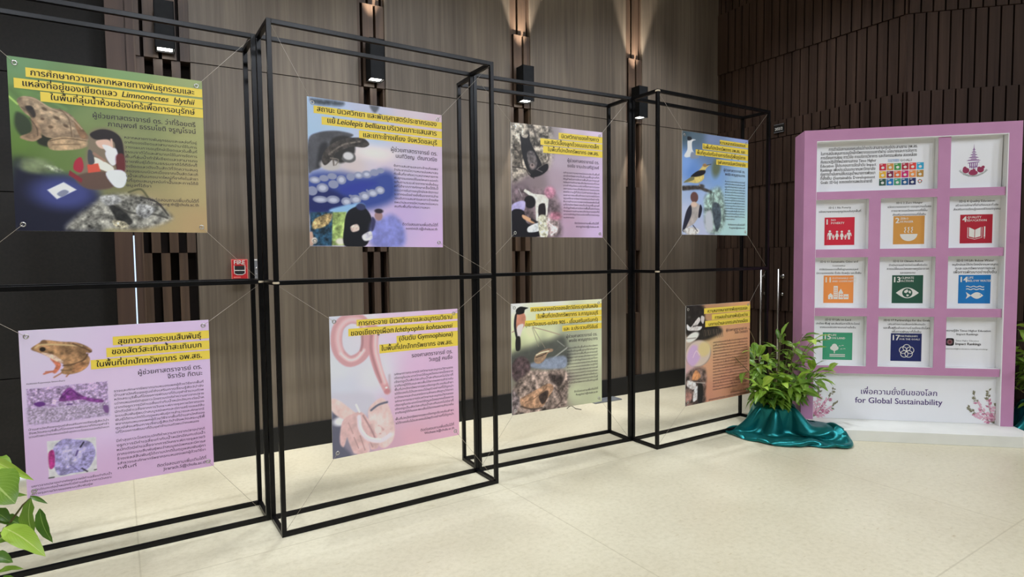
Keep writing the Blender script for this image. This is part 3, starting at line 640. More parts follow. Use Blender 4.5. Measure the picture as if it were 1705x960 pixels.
  ('P',[(.168,.262),(.296,.243),(.321,.343),(.242,.419),(.129,.435),(.104,.425)],(40,38,36),.0102,0,40,1),
  ('E',(.147,.443),.0703,.0383,0,(178,172,170),.0102,0,40),
  ('P',[(.227,.391),(.262,.342),(.317,.353),(.324,.395),(.287,.417),(.245,.412)],(84,82,84),.0051,0,40,1),
  ('E',(.274,.372),.0365,.0263,0,(192,190,194),.0064,0,40),
  ('P',[(.09,.404),(.13,.325),(.219,.266),(.309,.241),(.388,.24),(.427,.275),(.387,.302),(.308,.304),(.259,.321),(.192,.358),(.156,.41),(.11,.449)],(58,52,48),.0038,.45,36,1),
  ('L',[(.142,.372),(.231,.302),(.361,.263)],.0102,.0102,(110,100,90),.0051,.4,60),
  ('L',[(.167,.395),(.172,.443)],.0102,.0102,(90,80,72),.0038,0,40),
  ('L',[(.148,.396),(.204,.403),(.185,.442)],.0064,.0064,(120,110,100),.0025,0,40),
  ('P',[(.152,.741),(.356,.692),(.385,.741),(.251,.774),(.156,.769)],(124,170,220),.0102,0,40,1),
  ('P',[(.152,.766),(.254,.759),(.241,.993),(.144,.994)],(152,178,96),.0064,.4,26,0),
  ('E',(.21,.965),.0338,.0216,0,(215,205,190),.0076,0,40),
  ('P',[(.005,.772),(.157,.763),(.149,.997),(.002,.998)],(28,62,86),.0064,.6,45,0),
  ('P',[(.038,.814),(.15,.773),(.126,.85),(.023,.883)],(168,142,92),.0076,.5,50,1),
  ('P',[(-.005,.914),(.019,.907),(.024,.985),(.0,.992)],(190,150,130),.0051,0,40,1),
  ('P',[(.261,.761),(.332,.716),(.376,.714),(.43,.78),(.437,.879),(.386,.995),(.239,.996),(.237,.859)],(15,17,25),.0051,0,40,1),
  ('E',(.359,.72),.0352,.024,0,(44,50,90),.0064,0,40),
  ('P',[(.282,.861),(.331,.842),(.344,.882),(.295,.898)],(190,165,155),.0051,.3,50,1),
  ('P',[(.432,.841),(.504,.798),(.595,.765),(.68,.847),(.671,.995),(.444,.997)],(118,122,196),.0279,.12,20,1),
  ('E',(.488,.778),.0297,.0335,0,(152,116,116),.0064,0,40),
  ('E',(.491,.744),.0325,.0168,0,(42,34,48),.0051,0,40),
  ('P',[(.438,.79),(.465,.815),(.448,.879),(.432,.88)],(50,50,90),.0076,0,40,1),
  ('P',[(.364,.922),(.428,.89),(.437,.943),(.383,.959)],(195,192,205),.0051,.2,40,1),
  ('E',(.031,.961),.0189,.0216,0,(200,190,180),.0051,0,40),
 ],
  bands=[(0.042, 0.055, 0.105), (0.094, 0.123, 0.176), (0.353, 0.186, 0.239)],
  T=[('สถานะ นิเวศวิทยา และพันธุศาสตร์ประชากรของ', 0.065, 0.955, 0.09), ('แย้ |Leiolepis belliana| บริเวณเกาะแสมสาร', 0.134, 0.955, 0.16), ('และเกาะข้างเคียง จังหวัดชลบุรี', 0.384, 0.957, 0.229)],
  A=[('ผู้ช่วยศาสตราจารย์ ดร.', 0.589, 0.959, 0.309), ('นนทิวิชญ  ตัณฑวณิช', 0.625, 0.956, 0.352)],
  C=[('ติดต่อสอบถามเพิ่มเติมได้ที่', 0.67, 0.958, 0.842), ('nontivich.t@chula.ac.th', 0.697, 0.954, 0.872)],
  Bd=[(0.609, 0.963, 0.418, 0.712, 11, 0.8)],
 ),
 'B2': dict(ops=[
  ('B',[(.017,.023,(192,194,208)),(.252,.037,(205,200,212)),(.034,.366,(198,200,214)),(.311,.446,(200,200,214)),(.069,.523,(190,192,208)),(.458,.036,(208,180,212)),(.902,.033,(210,172,210)),(.96,.458,(205,165,200)),(.683,.458,(205,165,200)),(.532,.687,(205,165,195)),(.956,.943,(208,155,180)),(.586,.969,(206,152,172)),(.469,1.004,(195,150,170)),(.033,.957,(120,112,132)),(.038,.75,(150,150,168))]),
  ('L',[(.264,.193),(.264,.102),(.218,.035),(.139,.02),(.067,.071),(.046,.164),(.063,.254),(.126,.321),(.199,.311),(.25,.263),(.267,.193)],.0804,.0804,(196,142,148),.0054,0,40),
  ('L',[(.261,.115),(.218,.044),(.139,.031),(.077,.078),(.056,.165),(.073,.249)],.0321,.0321,(218,176,180),.0121,0,40),
  ('L',[(.075,.265),(.133,.314),(.192,.306),(.24,.256)],.0214,.0214,(226,196,198),.0094,0,40),
  ('L',[(.22,.254),(.232,.191),(.226,.113)],.0134,.0134,(160,112,118),.008,0,40),
  ('L',[(.318,.119),(.31,.249),(.342,.396),(.377,.493),(.412,.574)],.083,.0509,(200,142,148),.0054,0,40),
  ('L',[(.301,.131),(.293,.248),(.326,.388),(.365,.498)],.0188,.0188,(170,116,122),.0094,0,40),
  ('L',[(.333,.146),(.328,.264),(.36,.398),(.393,.508)],.0214,.0214,(226,186,188),.0107,0,40),
  ('L',[(.429,.458),(.431,.579)],.0107,.0107,(170,150,160),.0107,0,40),
  ('E',(.409,.574),.0226,.0178,0,(190,120,128),.0054,0,40),
  ('E',(.404,.546),.0085,.0064,0,(240,225,225),.0027,0,40),
  ('P',[(-.0,.54),(.254,.571),(.307,.631),(.237,.727),(.118,.697),(.003,.592)],(186,182,198),.0321,0,40,1),
  ('P',[(.004,.668),(.084,.731),(.055,.882),(.137,1.007),(-.004,1.002)],(88,88,108),.0161,0,40,1),
  ('E',(.064,.741),.0566,.0331,0,(208,206,216),.0134,0,40),
  ('P',[(-.001,.576),(.057,.596),(.158,.687),(.2,.724),(.145,.76),(.039,.702),(-.003,.642)],(216,182,178),.0067,.08,20,1),
  ('P',[(.291,.655),(.37,.618),(.425,.699),(.461,.84),(.445,.946),(.373,.991),(.313,.927),(.276,.815),(.262,.707)],(216,182,180),.008,.08,20,1),
  ('P',[(.075,.743),(.157,.7),(.227,.71),(.306,.843),(.334,.968),(.28,.983),(.263,.936),(.266,.994),(.215,1.014),(.171,.996),(.146,.979),(.113,.892),(.103,.867),(.078,.928),(.052,.882)],(204,164,164),.0067,.08,20,1),
  ('L',[(.154,.872),(.185,.956)],.0054,.0054,(160,118,120),.0027,0,40),
  ('L',[(.197,.866),(.232,.978)],.0054,.0054,(160,118,120),.0027,0,40),
  ('L',[(.245,.86),(.29,.967)],.0054,.0054,(165,122,124),.0027,0,40),
  ('L',[(.116,.762),(.148,.845)],.0054,.0054,(175,132,132),.004,0,40),
  ('L',[(.338,.821),(.373,.853)],.0161,.0161,(190,150,150),.004,0,40),
  ('L',[(.344,.876),(.403,.898)],.008,.008,(180,138,140),.004,0,40),
  ('E',(.334,.847),.0255,.028,0,(222,192,190),.0067,0,40),
  ('E',(.375,.894),.0226,.0229,0,(220,188,188),.0067,0,40),
  ('L',[(.224,.725),(.283,.839),(.316,.925)],.0094,.0094,(150,112,116),.0054,0,40),
  ('L',[(.194,.731),(.203,.821),(.258,.899),(.35,.93),(.425,.899)],.0321,.0321,(222,196,206),.0054,0,40),
  ('L',[(.199,.761),(.211,.822),(.264,.89),(.35,.92)],.008,.008,(240,222,230),.004,0,40),
  ('L',[(.284,.696),(.341,.664),(.407,.654)],.0147,.0147,(92,92,112),.004,0,40),
  ('L',[(.175,.64),(.198,.695)],.0121,.0121,(220,215,225),.004,0,40),
 ],
  bands=[(0.192, 0.034, 0.079), (0.132, 0.094, 0.147), (0.491, 0.173, 0.226), (0.357, 0.226, 0.29)],
  T=[('การกระจาย นิเวศวิทยาและอนุกรมวิธาน', 0.208, 0.952, 0.076), ('ของเขียดงูเผือก |Ichthyophis kohtaoensi', 0.15, 0.956, 0.144), ('(อันดับ Gymnophiona)', 0.512, 0.955, 0.21), ('ในพื้นที่ปกปักทรัพยากร อพ.สธ.', 0.372, 0.954, 0.272)],
  A=[('รองศาสตราจารย์ ดร.', 0.608, 0.951, 0.344), ('วิเชฏฐ์ คนซื่อ', 0.747, 0.948, 0.388)],
  C=[('ติดต่อสอบถามเพิ่มเติมได้ที่', 0.669, 0.953, 0.916), ('Wichase.k@chula.ac.th', 0.699, 0.955, 0.944)],
  Bd=[(0.467, 0.952, 0.463, 0.753, 11, 1), (0.469, 0.952, 0.8, 0.83, 2, 1)],
 ),
 'C1': dict(ops=[
  ('B',[(.02,.026,(128,118,108)),(.217,.009,(130,120,112)),(.421,.04,(140,130,132)),(.633,.023,(188,170,186)),(.967,.034,(200,178,206)),(.964,.485,(196,170,206)),(.961,.953,(192,164,204)),(.658,.624,(194,170,202)),(.508,.293,(168,150,165)),(.476,.468,(160,138,152)),(.014,.452,(150,130,130)),(.283,.513,(125,108,112)),(.067,.593,(95,80,88)),(.548,.827,(175,140,165)),(.531,.966,(170,140,165)),(.062,.941,(30,25,35))]),
  ('P',[(-.0,-.0),(.392,.0),(.42,.138),(.426,.285),(.357,.399),(.14,.458),(-.003,.489)],(132,122,110),.045,.75,24,1),
  ('P',[(.02,.026),(.132,.017),(.116,.137),(.031,.238)],(165,155,140),.0159,.6,40,1),
  ('P',[(.032,.167),(.101,.198),(.128,.315),(.029,.38)],(95,86,76),.0159,.6,40,1),
  ('L',[(.015,.387),(.141,.396),(.183,.444),(.233,.472)],.0093,.0093,(45,38,36),.004,0,40),
  ('L',[(.024,.203),(.086,.27),(.113,.376)],.0106,.0106,(60,52,48),.0053,0,40),
  ('L',[(.231,.02),(.273,.149),(.36,.191)],.0093,.0093,(70,62,58),.0053,0,40),
  ('L',[(.36,.191),(.388,.3),(.314,.353)],.0093,.0093,(80,70,68),.0066,0,40),
  ('P',[(.092,.089),(.119,.119),(.166,.119),(.188,.069),(.201,.155),(.266,.259),(.317,.347),(.273,.382),(.248,.432),(.211,.438),(.189,.434),(.148,.374),(.108,.245),(.1,.162)],(30,28,31),.004,.15,30,1),
  ('P',[(.168,.247),(.231,.239),(.268,.319),(.253,.38),(.2,.398),(.173,.337)],(94,86,86),.0093,.3,50,1),
  ('E',(.217,.365),.0254,.0225,0,(140,122,118),.0053,0,40),
  ('E',(.217,.358),.0105,.0095,0,(60,50,50),.004,0,40),
  ('P',[(.264,.394),(.37,.335),(.384,.383),(.313,.441),(.218,.467),(.197,.444)],(24,21,25),.0053,0,40,1),
  ('L',[(.258,.392),(.321,.413)],.0053,.0053,(120,110,110),.0026,0,40),
  ('P',[(.012,.595),(.138,.567),(.385,.582),(.504,.678),(.517,.853),(.485,.997),(.006,.995)],(110,92,98),.0397,.4,20,1),
  ('P',[(.138,.573),(.226,.612),(.355,.618),(.387,.656),(.37,.807),(.352,.807),(.348,.694),(.283,.708),(.273,.857),(.252,.858),(.244,.663),(.124,.594)],(205,200,190),.004,.1,40,0),
  ('L',[(.075,.575),(.109,.64)],.0053,.0053,(170,160,160),.0026,0,40),
  ('P',[(.283,.714),(.345,.7),(.35,.805),(.282,.806)],(35,28,32),.0053,0,40,1),
  ('E',(.188,.686),.0598,.0569,0,(24,20,25),.0066,0,40),
  ('P',[(.007,.717),(.08,.683),(.139,.687),(.13,.76),(.079,.787),(.006,.776)],(168,158,208),.0066,.1,30,1),
  ('P',[(.001,.776),(.121,.766),(.151,.868),(.256,.916),(.284,.993),(-.003,.996)],(20,18,25),.0066,0,40,1),
  ('P',[(.118,.802),(.232,.855),(.214,.876),(.117,.835)],(202,152,112),.0053,0,40,1),
  ('L',[(.206,.843),(.256,.867)],.0212,.0212,(30,28,32),.0053,0,40),
  ('P',[(.174,.907),(.31,.865),(.285,.941),(.17,.956)],(205,208,210),.0053,.2,40,1),
  ('P',[(.276,.821),(.353,.802),(.384,.879),(.368,.995),(.294,.995)],(202,197,170),.0066,.4,40,1),
  ('P',[(.367,.805),(.479,.828),(.478,.966),(.395,.978)],(190,165,165),.0159,.5,36,1),
  ('E',(.403,.592),.0598,.0522,0,(172,112,134),.0185,.3,24),
  ('E',(.46,.806),.0628,.038,0,(168,104,124),.0185,.3,24),
  ('L',[(.396,.879),(.478,.928),(.41,.978)],.0066,.0066,(230,225,225),.004,0,40),
 ],
  bands=[(0.5, 0.046, 0.105), (0.304, 0.113, 0.171), (0.332, 0.179, 0.24)],
  T=[('นิเวศวิทยาของค้างคาว', 0.53, 0.955, 0.092), ('และสัตว์เลี้ยงลูกด้วยนมขนาดเล็ก', 0.346, 0.955, 0.158), ('ในพื้นที่ปกปักทรัพยากร อพ.สธ.', 0.382, 0.954, 0.222)],
  A=[('ผู้ช่วยศาสตราจารย์ ดร.', 0.595, 0.957, 0.305), ('ธงชัย งามประเสริฐวงศ์', 0.596, 0.957, 0.353)],
  C=[('ติดต่อสอบถามเพิ่มเติมได้ที่', 0.672, 0.953, 0.876), ('thongchai.n@chula.ac.th', 0.687, 0.953, 0.907)],
  Bd=[(0.548, 0.961, 0.412, 0.824, 15, 0.3)],
 ),
 'C2': dict(ops=[
  ('B',[(.021,.018,(216,220,204)),(.443,-.002,(226,226,196)),(.984,.019,(215,216,170)),(.99,.498,(192,198,158)),(.996,.977,(178,184,142)),(.678,.871,(180,186,146)),(.645,.614,(182,186,152)),(.018,.186,(205,212,170)),(.217,.273,(216,222,166)),(.411,.298,(204,208,160)),(.014,.382,(190,198,140)),(.581,.348,(150,155,130)),(.365,.422,(80,84,74)),(.565,.489,(120,124,112)),(.069,.51,(80,76,70)),(.062,.926,(110,95,90)),(.518,.985,(130,115,105)),(.581,.713,(130,115,108))]),
  ('P',[(-.001,.448),(.187,.401),(.365,.371),(.55,.326),(.597,.427),(.581,.608),(-.004,.566)],(74,76,70),.0465,.1,10,1),
  ('L',[(.41,.541),(.597,.44)],.0096,.0096,(170,170,160),.0055,0,40),
  ('L',[(.488,.367),(.566,.424)],.0055,.0055,(150,150,140),.0041,0,40),
  ('L',[(.009,.253),(.131,.205),(.27,.158)],.0096,.0096,(170,138,118),.0027,0,40),
  ('L',[(.225,.223),(.366,.263),(.519,.312)],.0068,.0068,(150,125,105),.0027,0,40),
  ('L',[(.218,.229),(.283,.402)],.0055,.0055,(135,125,105),.0027,0,40),
  ('L',[(.225,.223),(.353,.423)],.0055,.0055,(135,125,105),.0027,0,40),
  ('P',[(.045,.093),(.119,.08),(.15,.127),(.14,.194),(.105,.247),(.066,.318),(.042,.273),(.03,.175)],(192,122,96),.0041,.08,20,1),
  ('P',[(.063,.204),(.126,.188),(.107,.256),(.072,.343),(.052,.299)],(205,194,190),.0055,0,40,1),
  ('P',[(.039,.105),(.059,.092),(.051,.201),(.069,.322),(.052,.326),(.027,.202)],(35,34,40),.0041,0,40,1),
  ('P',[(.047,.31),(.09,.301),(.091,.412),(.045,.416)],(30,28,30),.0041,0,40,1),
  ('P',[(.051,.057),(.091,.03),(.142,.035),(.177,.045),(.143,.059),(.129,.09),(.062,.097)],(20,20,23),.0041,0,40,1),
  ('P',[(.214,.548),(.55,.511),(.589,.609),(.487,.632),(.221,.593)],(124,134,154),.0164,.12,30,1),
  ('P',[(.234,.527),(.252,.476),(.305,.448),(.38,.432),(.437,.44),(.435,.46),(.383,.474),(.352,.525),(.307,.559),(.256,.555)],(148,118,92),.0041,.2,40,1),
  ('L',[(.26,.479),(.32,.461),(.392,.454)],.0109,.0109,(222,206,172),.0027,0,40),
  ('L',[(.256,.501),(.316,.488),(.365,.47)],.0082,.0082,(52,42,36),.0027,0,40),
  ('E',(.392,.439),.0122,.0074,0,(120,90,70),.0027,0,40),
  ('E',(.096,.6),.1007,.1213,0,(82,64,67),.0137,.4,26),
  ('P',[(.004,.773),(.184,.621),(.364,.633),(.581,.661),(.597,.901),(.525,1.033),(.209,1.017),(-.0,1.005)],(124,106,97),.0191,.7,22,1),
  ('P',[(.394,.668),(.55,.71),(.518,.786),(.424,.749)],(60,50,48),.0164,.6,40,1),
  ('P',[(.007,.78),(.078,.864),(.047,.976),(.0,.982)],(120,105,105),.0137,.5,40,1),
  ('P',[(.082,.867),(.181,.826),(.287,.786),(.394,.756),(.443,.806),(.38,.888),(.318,.962),(.21,.964),(.12,.952)],(166,124,94),.0055,.35,26,1),
  ('P',[(.283,.857),(.381,.82),(.366,.9),(.316,.939)],(58,44,40),.0082,.3,40,1),
  ('L',[(.136,.897),(.241,.871),(.363,.795)],.0082,.0082,(120,88,66),.0041,0,40),
  ('L',[(.091,.93),(.209,.971),(.315,.972)],.0109,.0109,(60,46,42),.0055,0,40),
  ('L',[(.455,.805),(.534,.92),(.439,1.002)],.0123,.0123,(80,64,60),.0068,0,40),
 ],
  bands=[(0.198, 0.04, 0.081), (0.256, 0.104, 0.153), (0.141, 0.159, 0.209), (0.544, 0.23, 0.284)],
  T=[('ความหลากชนิดของสัตว์มีกระดูกสันหลัง', 0.212, 0.954, 0.08), ('ในพื้นที่ปกปักทรัพยากร จ.กาญจนบุรี', 0.275, 0.955, 0.144), ('(เขาวังเขมร-แปลง 905 - เขื่อนศรีนครินทร์)', 0.148, 0.953, 0.212), ('และ จ.ประจวบคีรีขันธ์', 0.561, 0.953, 0.276)],
  A=[('ผู้ช่วยศาสตราจารย์ ดร.', 0.586, 0.946, 0.349), ('พงชัย หาญยุทธนากร', 0.617, 0.95, 0.39)],
  C=[('ติดต่อสอบถามเพิ่มเติมได้ที่', 0.673, 0.952, 0.874), ('Pongchai.h@chula.ac.th', 0.694, 0.949, 0.906)],
  Bd=[(0.594, 0.951, 0.453, 0.815, 13, 0.1)],
 ),
 'D1': dict(ops=[
  ('B',[(.022,.016,(62,82,92)),(.229,.033,(78,98,112)),(.423,.039,(110,128,170)),(.961,.014,(135,150,205)),(.048,.31,(110,150,215)),(.144,.391,(84,128,200)),(.429,.218,(90,115,150)),(.496,.42,(110,150,205)),(.975,.336,(148,185,215)),(1.002,.95,(165,208,204)),(.751,.617,(150,190,205)),(.027,.598,(150,170,205)),(.305,.662,(150,172,212)),(.041,.774,(175,182,210)),(.352,.92,(170,176,205)),(.658,.942,(160,198,196))]),
  ('E',(.497,.322),.0633,.0934,.3,(92,104,80),.0336,0,40),
  ('P',[(.076,.085),(.135,.07),(.192,.071),(.14,.094),(.142,.166),(.173,.216),(.065,.252),(.028,.235),(.071,.174)],(204,208,216),.0046,0,40,1),
  ('P',[(.073,.05),(.125,.05),(.132,.074),(.08,.087)],(34,38,44),.0046,0,40,1),
  ('P',[(.138,.191),(.244,.226),(.201,.251),(.118,.253)],(122,132,152),.0076,0,40,1),
  ('L',[(.017,.551),(.243,.534),(.331,.552),(.425,.569)],.0458,.0244,(62,56,52),.0076,.4,40),
  ('E',(.281,.516),.0395,.0174,0,(70,66,66),.0092,0,40),
  ('P',[(.03,.488),(.145,.429),(.238,.366),(.295,.317),(.325,.29),(.357,.303),(.416,.293),(.365,.322),(.316,.38),(.31,.444),(.223,.49),(.109,.49)],(208,184,100),.0046,.1,30,1),
  ('P',[(.122,.433),(.219,.373),(.329,.358),(.321,.395),(.23,.426)],(30,30,35),.0046,0,40,1),
  ('P',[(.027,.49),(.145,.431),(.168,.46),(.053,.494)],(112,110,74),.0046,0,40,1),
  ('E',(.326,.31),.0316,.0162,0,(150,112,72),.0046,0,40),
  ('L',[(.357,.306),(.416,.293)],.0076,.0076,(50,48,50),.0031,0,40),
  ('L',[(.242,.48),(.252,.517)],.0092,.0092,(160,140,110),.0031,0,40),
  ('P',[(.366,.589),(.54,.515),(.613,.623),(.641,.835),(.545,.977),(.363,.953),(.316,.701)],(122,146,138),.0367,.5,24,1),
  ('P',[(.444,.683),(.55,.692),(.575,.837),(.518,.964),(.454,.84)],(62,74,84),.0122,.3,30,1),
  ('P',[(.339,.79),(.427,.762),(.453,.945),(.353,.946)],(175,180,190),.0214,0,40,1),
  ('L',[(.461,.578),(.455,.708)],.0122,.0122,(80,90,90),.0061,0,40),
  ('P',[(.129,.695),(.221,.691),(.282,.743),(.255,.795),(.176,.887),(.082,.93),(.042,.954)],(168,158,154),.0061,.1,20,1),
  ('P',[(.126,.708),(.06,.776),(.008,.942),(.027,.967),(.085,.887),(.136,.796)],(40,40,54),.0061,0,40,1),
  ('P',[(.258,.703),(.29,.74),(.263,.821),(.232,.822)],(34,34,50),.0046,0,40,1),
  ('E',(.175,.632),.0553,.0523,0,(98,64,60),.0061,0,40),
  ('E',(.171,.703),.0435,.0274,0,(205,175,155),.0092,0,40),
  ('E',(.14,.965),.1028,.0398,0,(204,198,192),.0092,.3,40),
  ('L',[(.158,.908),(.221,.964)],.0107,.0107,(45,42,50),.0031,0,40),
 ],
  bands=[(0.548, 0.038, 0.085), (0.289, 0.096, 0.153), (0.19, 0.162, 0.218), (0.496, 0.236, 0.29)],
  T=[('ความหลากชนิดของนก', 0.549, 0.953, 0.08), ('ในพื้นที่ปกปักทรัพยากร อพ.สธ. และ', 0.3, 0.952, 0.145), ('พื้นที่ศูนย์เครือข่ายการเรียนรู้เพื่อภูมิภาค', 0.211, 0.954, 0.208), ('จุฬาลงกรณ์มหาวิทยาลัย', 0.517, 0.958, 0.28)],
  A=[('ผู้ช่วยศาสตราจารย์ ดร.', 0.609, 0.95, 0.349), ('พงชัย หาญยุทธนากร', 0.633, 0.952, 0.39)],
  C=[('ติดต่อสอบถามเพิ่มเติมได้ที่', 0.683, 0.956, 0.899), ('Pongchai.h@chula.ac.th', 0.704, 0.953, 0.932)],
  Bd=[(0.63, 0.952, 0.457, 0.842, 15, 0.5)],
 ),
 'D2': dict(ops=[
  ('B',[(.009,.014,(40,34,30)),(.399,.012,(180,130,90)),(.971,.02,(212,150,98)),(.976,.446,(208,142,104)),(.982,.96,(200,130,100)),(.654,.831,(202,134,102)),(.404,.661,(205,145,108)),(.361,.386,(200,160,112)),(.012,.379,(170,150,130)),(.032,.616,(190,150,150)),(.305,.892,(195,128,100)),(.015,.955,(120,88,80)),(.712,.323,(206,146,104))]),
  ('P',[(-.009,-.007),(.259,.017),(.29,.165),(.502,.243),(.523,.313),(.203,.371),(-.008,.272)],(36,31,29),.0287,.3,24,1),
  ('L',[(.251,.257),(.267,.32)],.008,.008,(70,62,55),.0048,0,40),
  ('L',[(.277,.258),(.293,.318)],.008,.008,(112,95,79),.0048,0,40),
  ('L',[(.302,.259),(.319,.316)],.008,.008,(84,73,63),.0048,0,40),
  ('L',[(.328,.26),(.345,.315)],.008,.008,(126,106,87),.0048,0,40),
  ('L',[(.354,.26),(.371,.313)],.008,.008,(98,84,71),.0048,0,40),
  ('L',[(.38,.261),(.397,.311)],.008,.008,(70,62,55),.0048,0,40),
  ('L',[(.407,.262),(.423,.31)],.008,.008,(112,95,79),.0048,0,40),
  ('L',[(.433,.263),(.45,.308)],.008,.008,(84,73,63),.0048,0,40),
  ('L',[(.459,.264),(.476,.348)],.008,.008,(126,106,87),.0048,0,40),
  ('L',[(.486,.265),(.503,.347)],.008,.008,(98,84,71),.0048,0,40),
  ('L',[(.513,.266),(.53,.345)],.008,.008,(70,62,55),.0048,0,40),
  ('L',[(.54,.267),(.557,.344)],.008,.008,(112,95,79),.0048,0,40),
  ('P',[(.016,.181),(.067,.214),(.105,.188),(.143,.154),(.193,.122),(.209,.159),(.167,.209),(.237,.22),(.202,.254),(.106,.252),(.026,.239)],(206,197,192),.0048,.2,30,1),
  ('P',[(.227,.111),(.272,.129),(.255,.192),(.221,.16)],(190,180,176),.0048,0,40,1),
  ('E',(.048,.114),.0204,.0117,0,(60,56,54),.0048,0,40),
  ('L',[(.105,.21),(.182,.203)],.0096,.0096,(50,44,42),.0032,0,40),
  ('E',(.098,.316),.0979,.0418,-.3,(212,207,198),.008,0,40),
  ('L',[(.011,.326),(.145,.328)],.008,.008,(120,112,106),.0048,0,40),
  ('E',(.184,.489),.1918,.1371,0,(150,128,118),.008,0,40),
  ('E',(.184,.489),.1796,.1292,0,(198,176,160),.0096,0,40),
  ('P',[(.023,.484),(.087,.399),(.184,.422),(.214,.532),(.108,.612),(.031,.564)],(188,152,192),.0223,0,40,1),
  ('E',(.272,.451),.0939,.0757,0,(206,182,124),.0223,0,40),
  ('L',[(.107,.52),(.155,.459),(.204,.504)],.008,.008,(215,190,200),.0048,0,40),
  ('P',[(.01,.686),(.284,.653),(.295,.904),(.276,1.015),(-.0,.999)],(96,76,70),.0255,.6,26,1),
  ('P',[(.108,.692),(.156,.655),(.221,.719),(.171,.755),(.095,.745)],(202,132,82),.0064,.2,30,1),
  ('P',[(.029,.744),(.151,.787),(.119,.845),(.029,.806)],(204,194,190),.008,.3,40,1),
  ('P',[(.129,.842),(.181,.821),(.174,.942),(.11,.963)],(200,192,190),.0064,.3,40,1),
  ('P',[(.186,.795),(.259,.831),(.241,.996),(.178,.973)],(36,31,31),.008,0,40,1),
  ('L',[(.128,.774),(.285,.801)],.0064,.0064,(190,180,170),.0032,0,40),
  ('P',[(.011,.863),(.09,.887),(.072,.964),(.005,.967)],(150,105,95),.0127,.3,30,1),
 ],
  bands=[(0.266, 0.038, 0.094), (0.384, 0.105, 0.162), (0.284, 0.168, 0.229)],
  T=[('ความหลากหลายทางพันธุกรรมและ', 0.319, 0.956, 0.085), ('การผสมข้ามสายพันธุ์ระหว่าง', 0.43, 0.957, 0.156), ('นกกาบบัวและนกกระสาปากเหลือง', 0.336, 0.958, 0.22)],
  A=[('ผู้ช่วยศาสตราจารย์ ดร.', 0.607, 0.956, 0.298), ('วินัย ไวบรรดา', 0.74, 0.957, 0.331)],
  C=[('ติดต่อสอบถามเพิ่มเติมได้ที่', 0.687, 0.966, 0.956), ('จุฬาลงกรณ์มหาวิทยาลัย ภาควิชาชีววิทยา คณะวิทยาศาสตร์', 0.342, 0.966, 0.99)],
  Bd=[(0.406, 0.96, 0.404, 0.893, 17, 0.7)],
 ),
}
PRINT = print_mat('printed poster sheet')
PRINT_GAIN = 1.45
def board_mesh(ops, N):
    C = paint(ops, N) / 255.0
    C = C * .86 + C.mean(-1, keepdims=True) * .14
    A = np.where(C <= .04045, C / 12.92, ((C + .055) / 1.055) ** 2.4) * PRINT_GAIN
    A = np.minimum(A, .9)
    g = np.arange(N) / (N - 1); U, V = np.meshgrid(g, g)
    co = np.stack([U * PS, np.full_like(U, -.002), (1 - V) * PS], -1).reshape(-1, 3)
    idx = np.arange(N * N).reshape(N, N)
    q = np.stack([idx[1:, :-1], idx[1:, 1:], idx[:-1, 1:], idx[:-1, :-1]], -1).reshape(-1, 4)
    base = N * N
    bx = np.array([(0, -.002, 0), (PS, -.002, 0), (PS, -.002, PS), (0, -.002, PS), (0, .002, 0), (PS, .002, 0), (PS, .002, PS), (0, .002, PS)])
    fx = np.array([(0, 4, 5, 1), (1, 5, 6, 2), (2, 6, 7, 3), (3, 7, 4, 0), (5, 4, 7, 6)]) + base
    co = np.vstack([co, bx]); F = np.vstack([q, fx])
    me = bpy.data.meshes.new('board'); me.from_pydata(co.tolist(), [], F.tolist())
    at = me.color_attributes.new('ink', 'FLOAT_COLOR', 'POINT')
    cols = np.ones((len(co), 4)); cols[:base, :3] = A.reshape(-1, 3); cols[base:, :3] = .75
    at.data.foreach_set('color', cols.ravel()); me.update(); return me
def eyelet_mesh():
    m = MB(); M = Matrix.Rotation(math.pi / 2, 4, 'X')
    m.lathe([(.0055, -.003), (.0058, .0008), (.0075, .0022), (.0098, .0014), (.0108, 0), (.0108, -.001)], 18, M=M)
    m.disc(0, 0, .0056, y=.0018, n=14, mi=1)
    return m.mesh('eyelet')
EYE = eyelet_mesh(); EYE.materials.append(STEEL); EYE.materials.append(DARKPL)
INKS = dict(A1=(34, 26, 22), A2=(30, 22, 34))
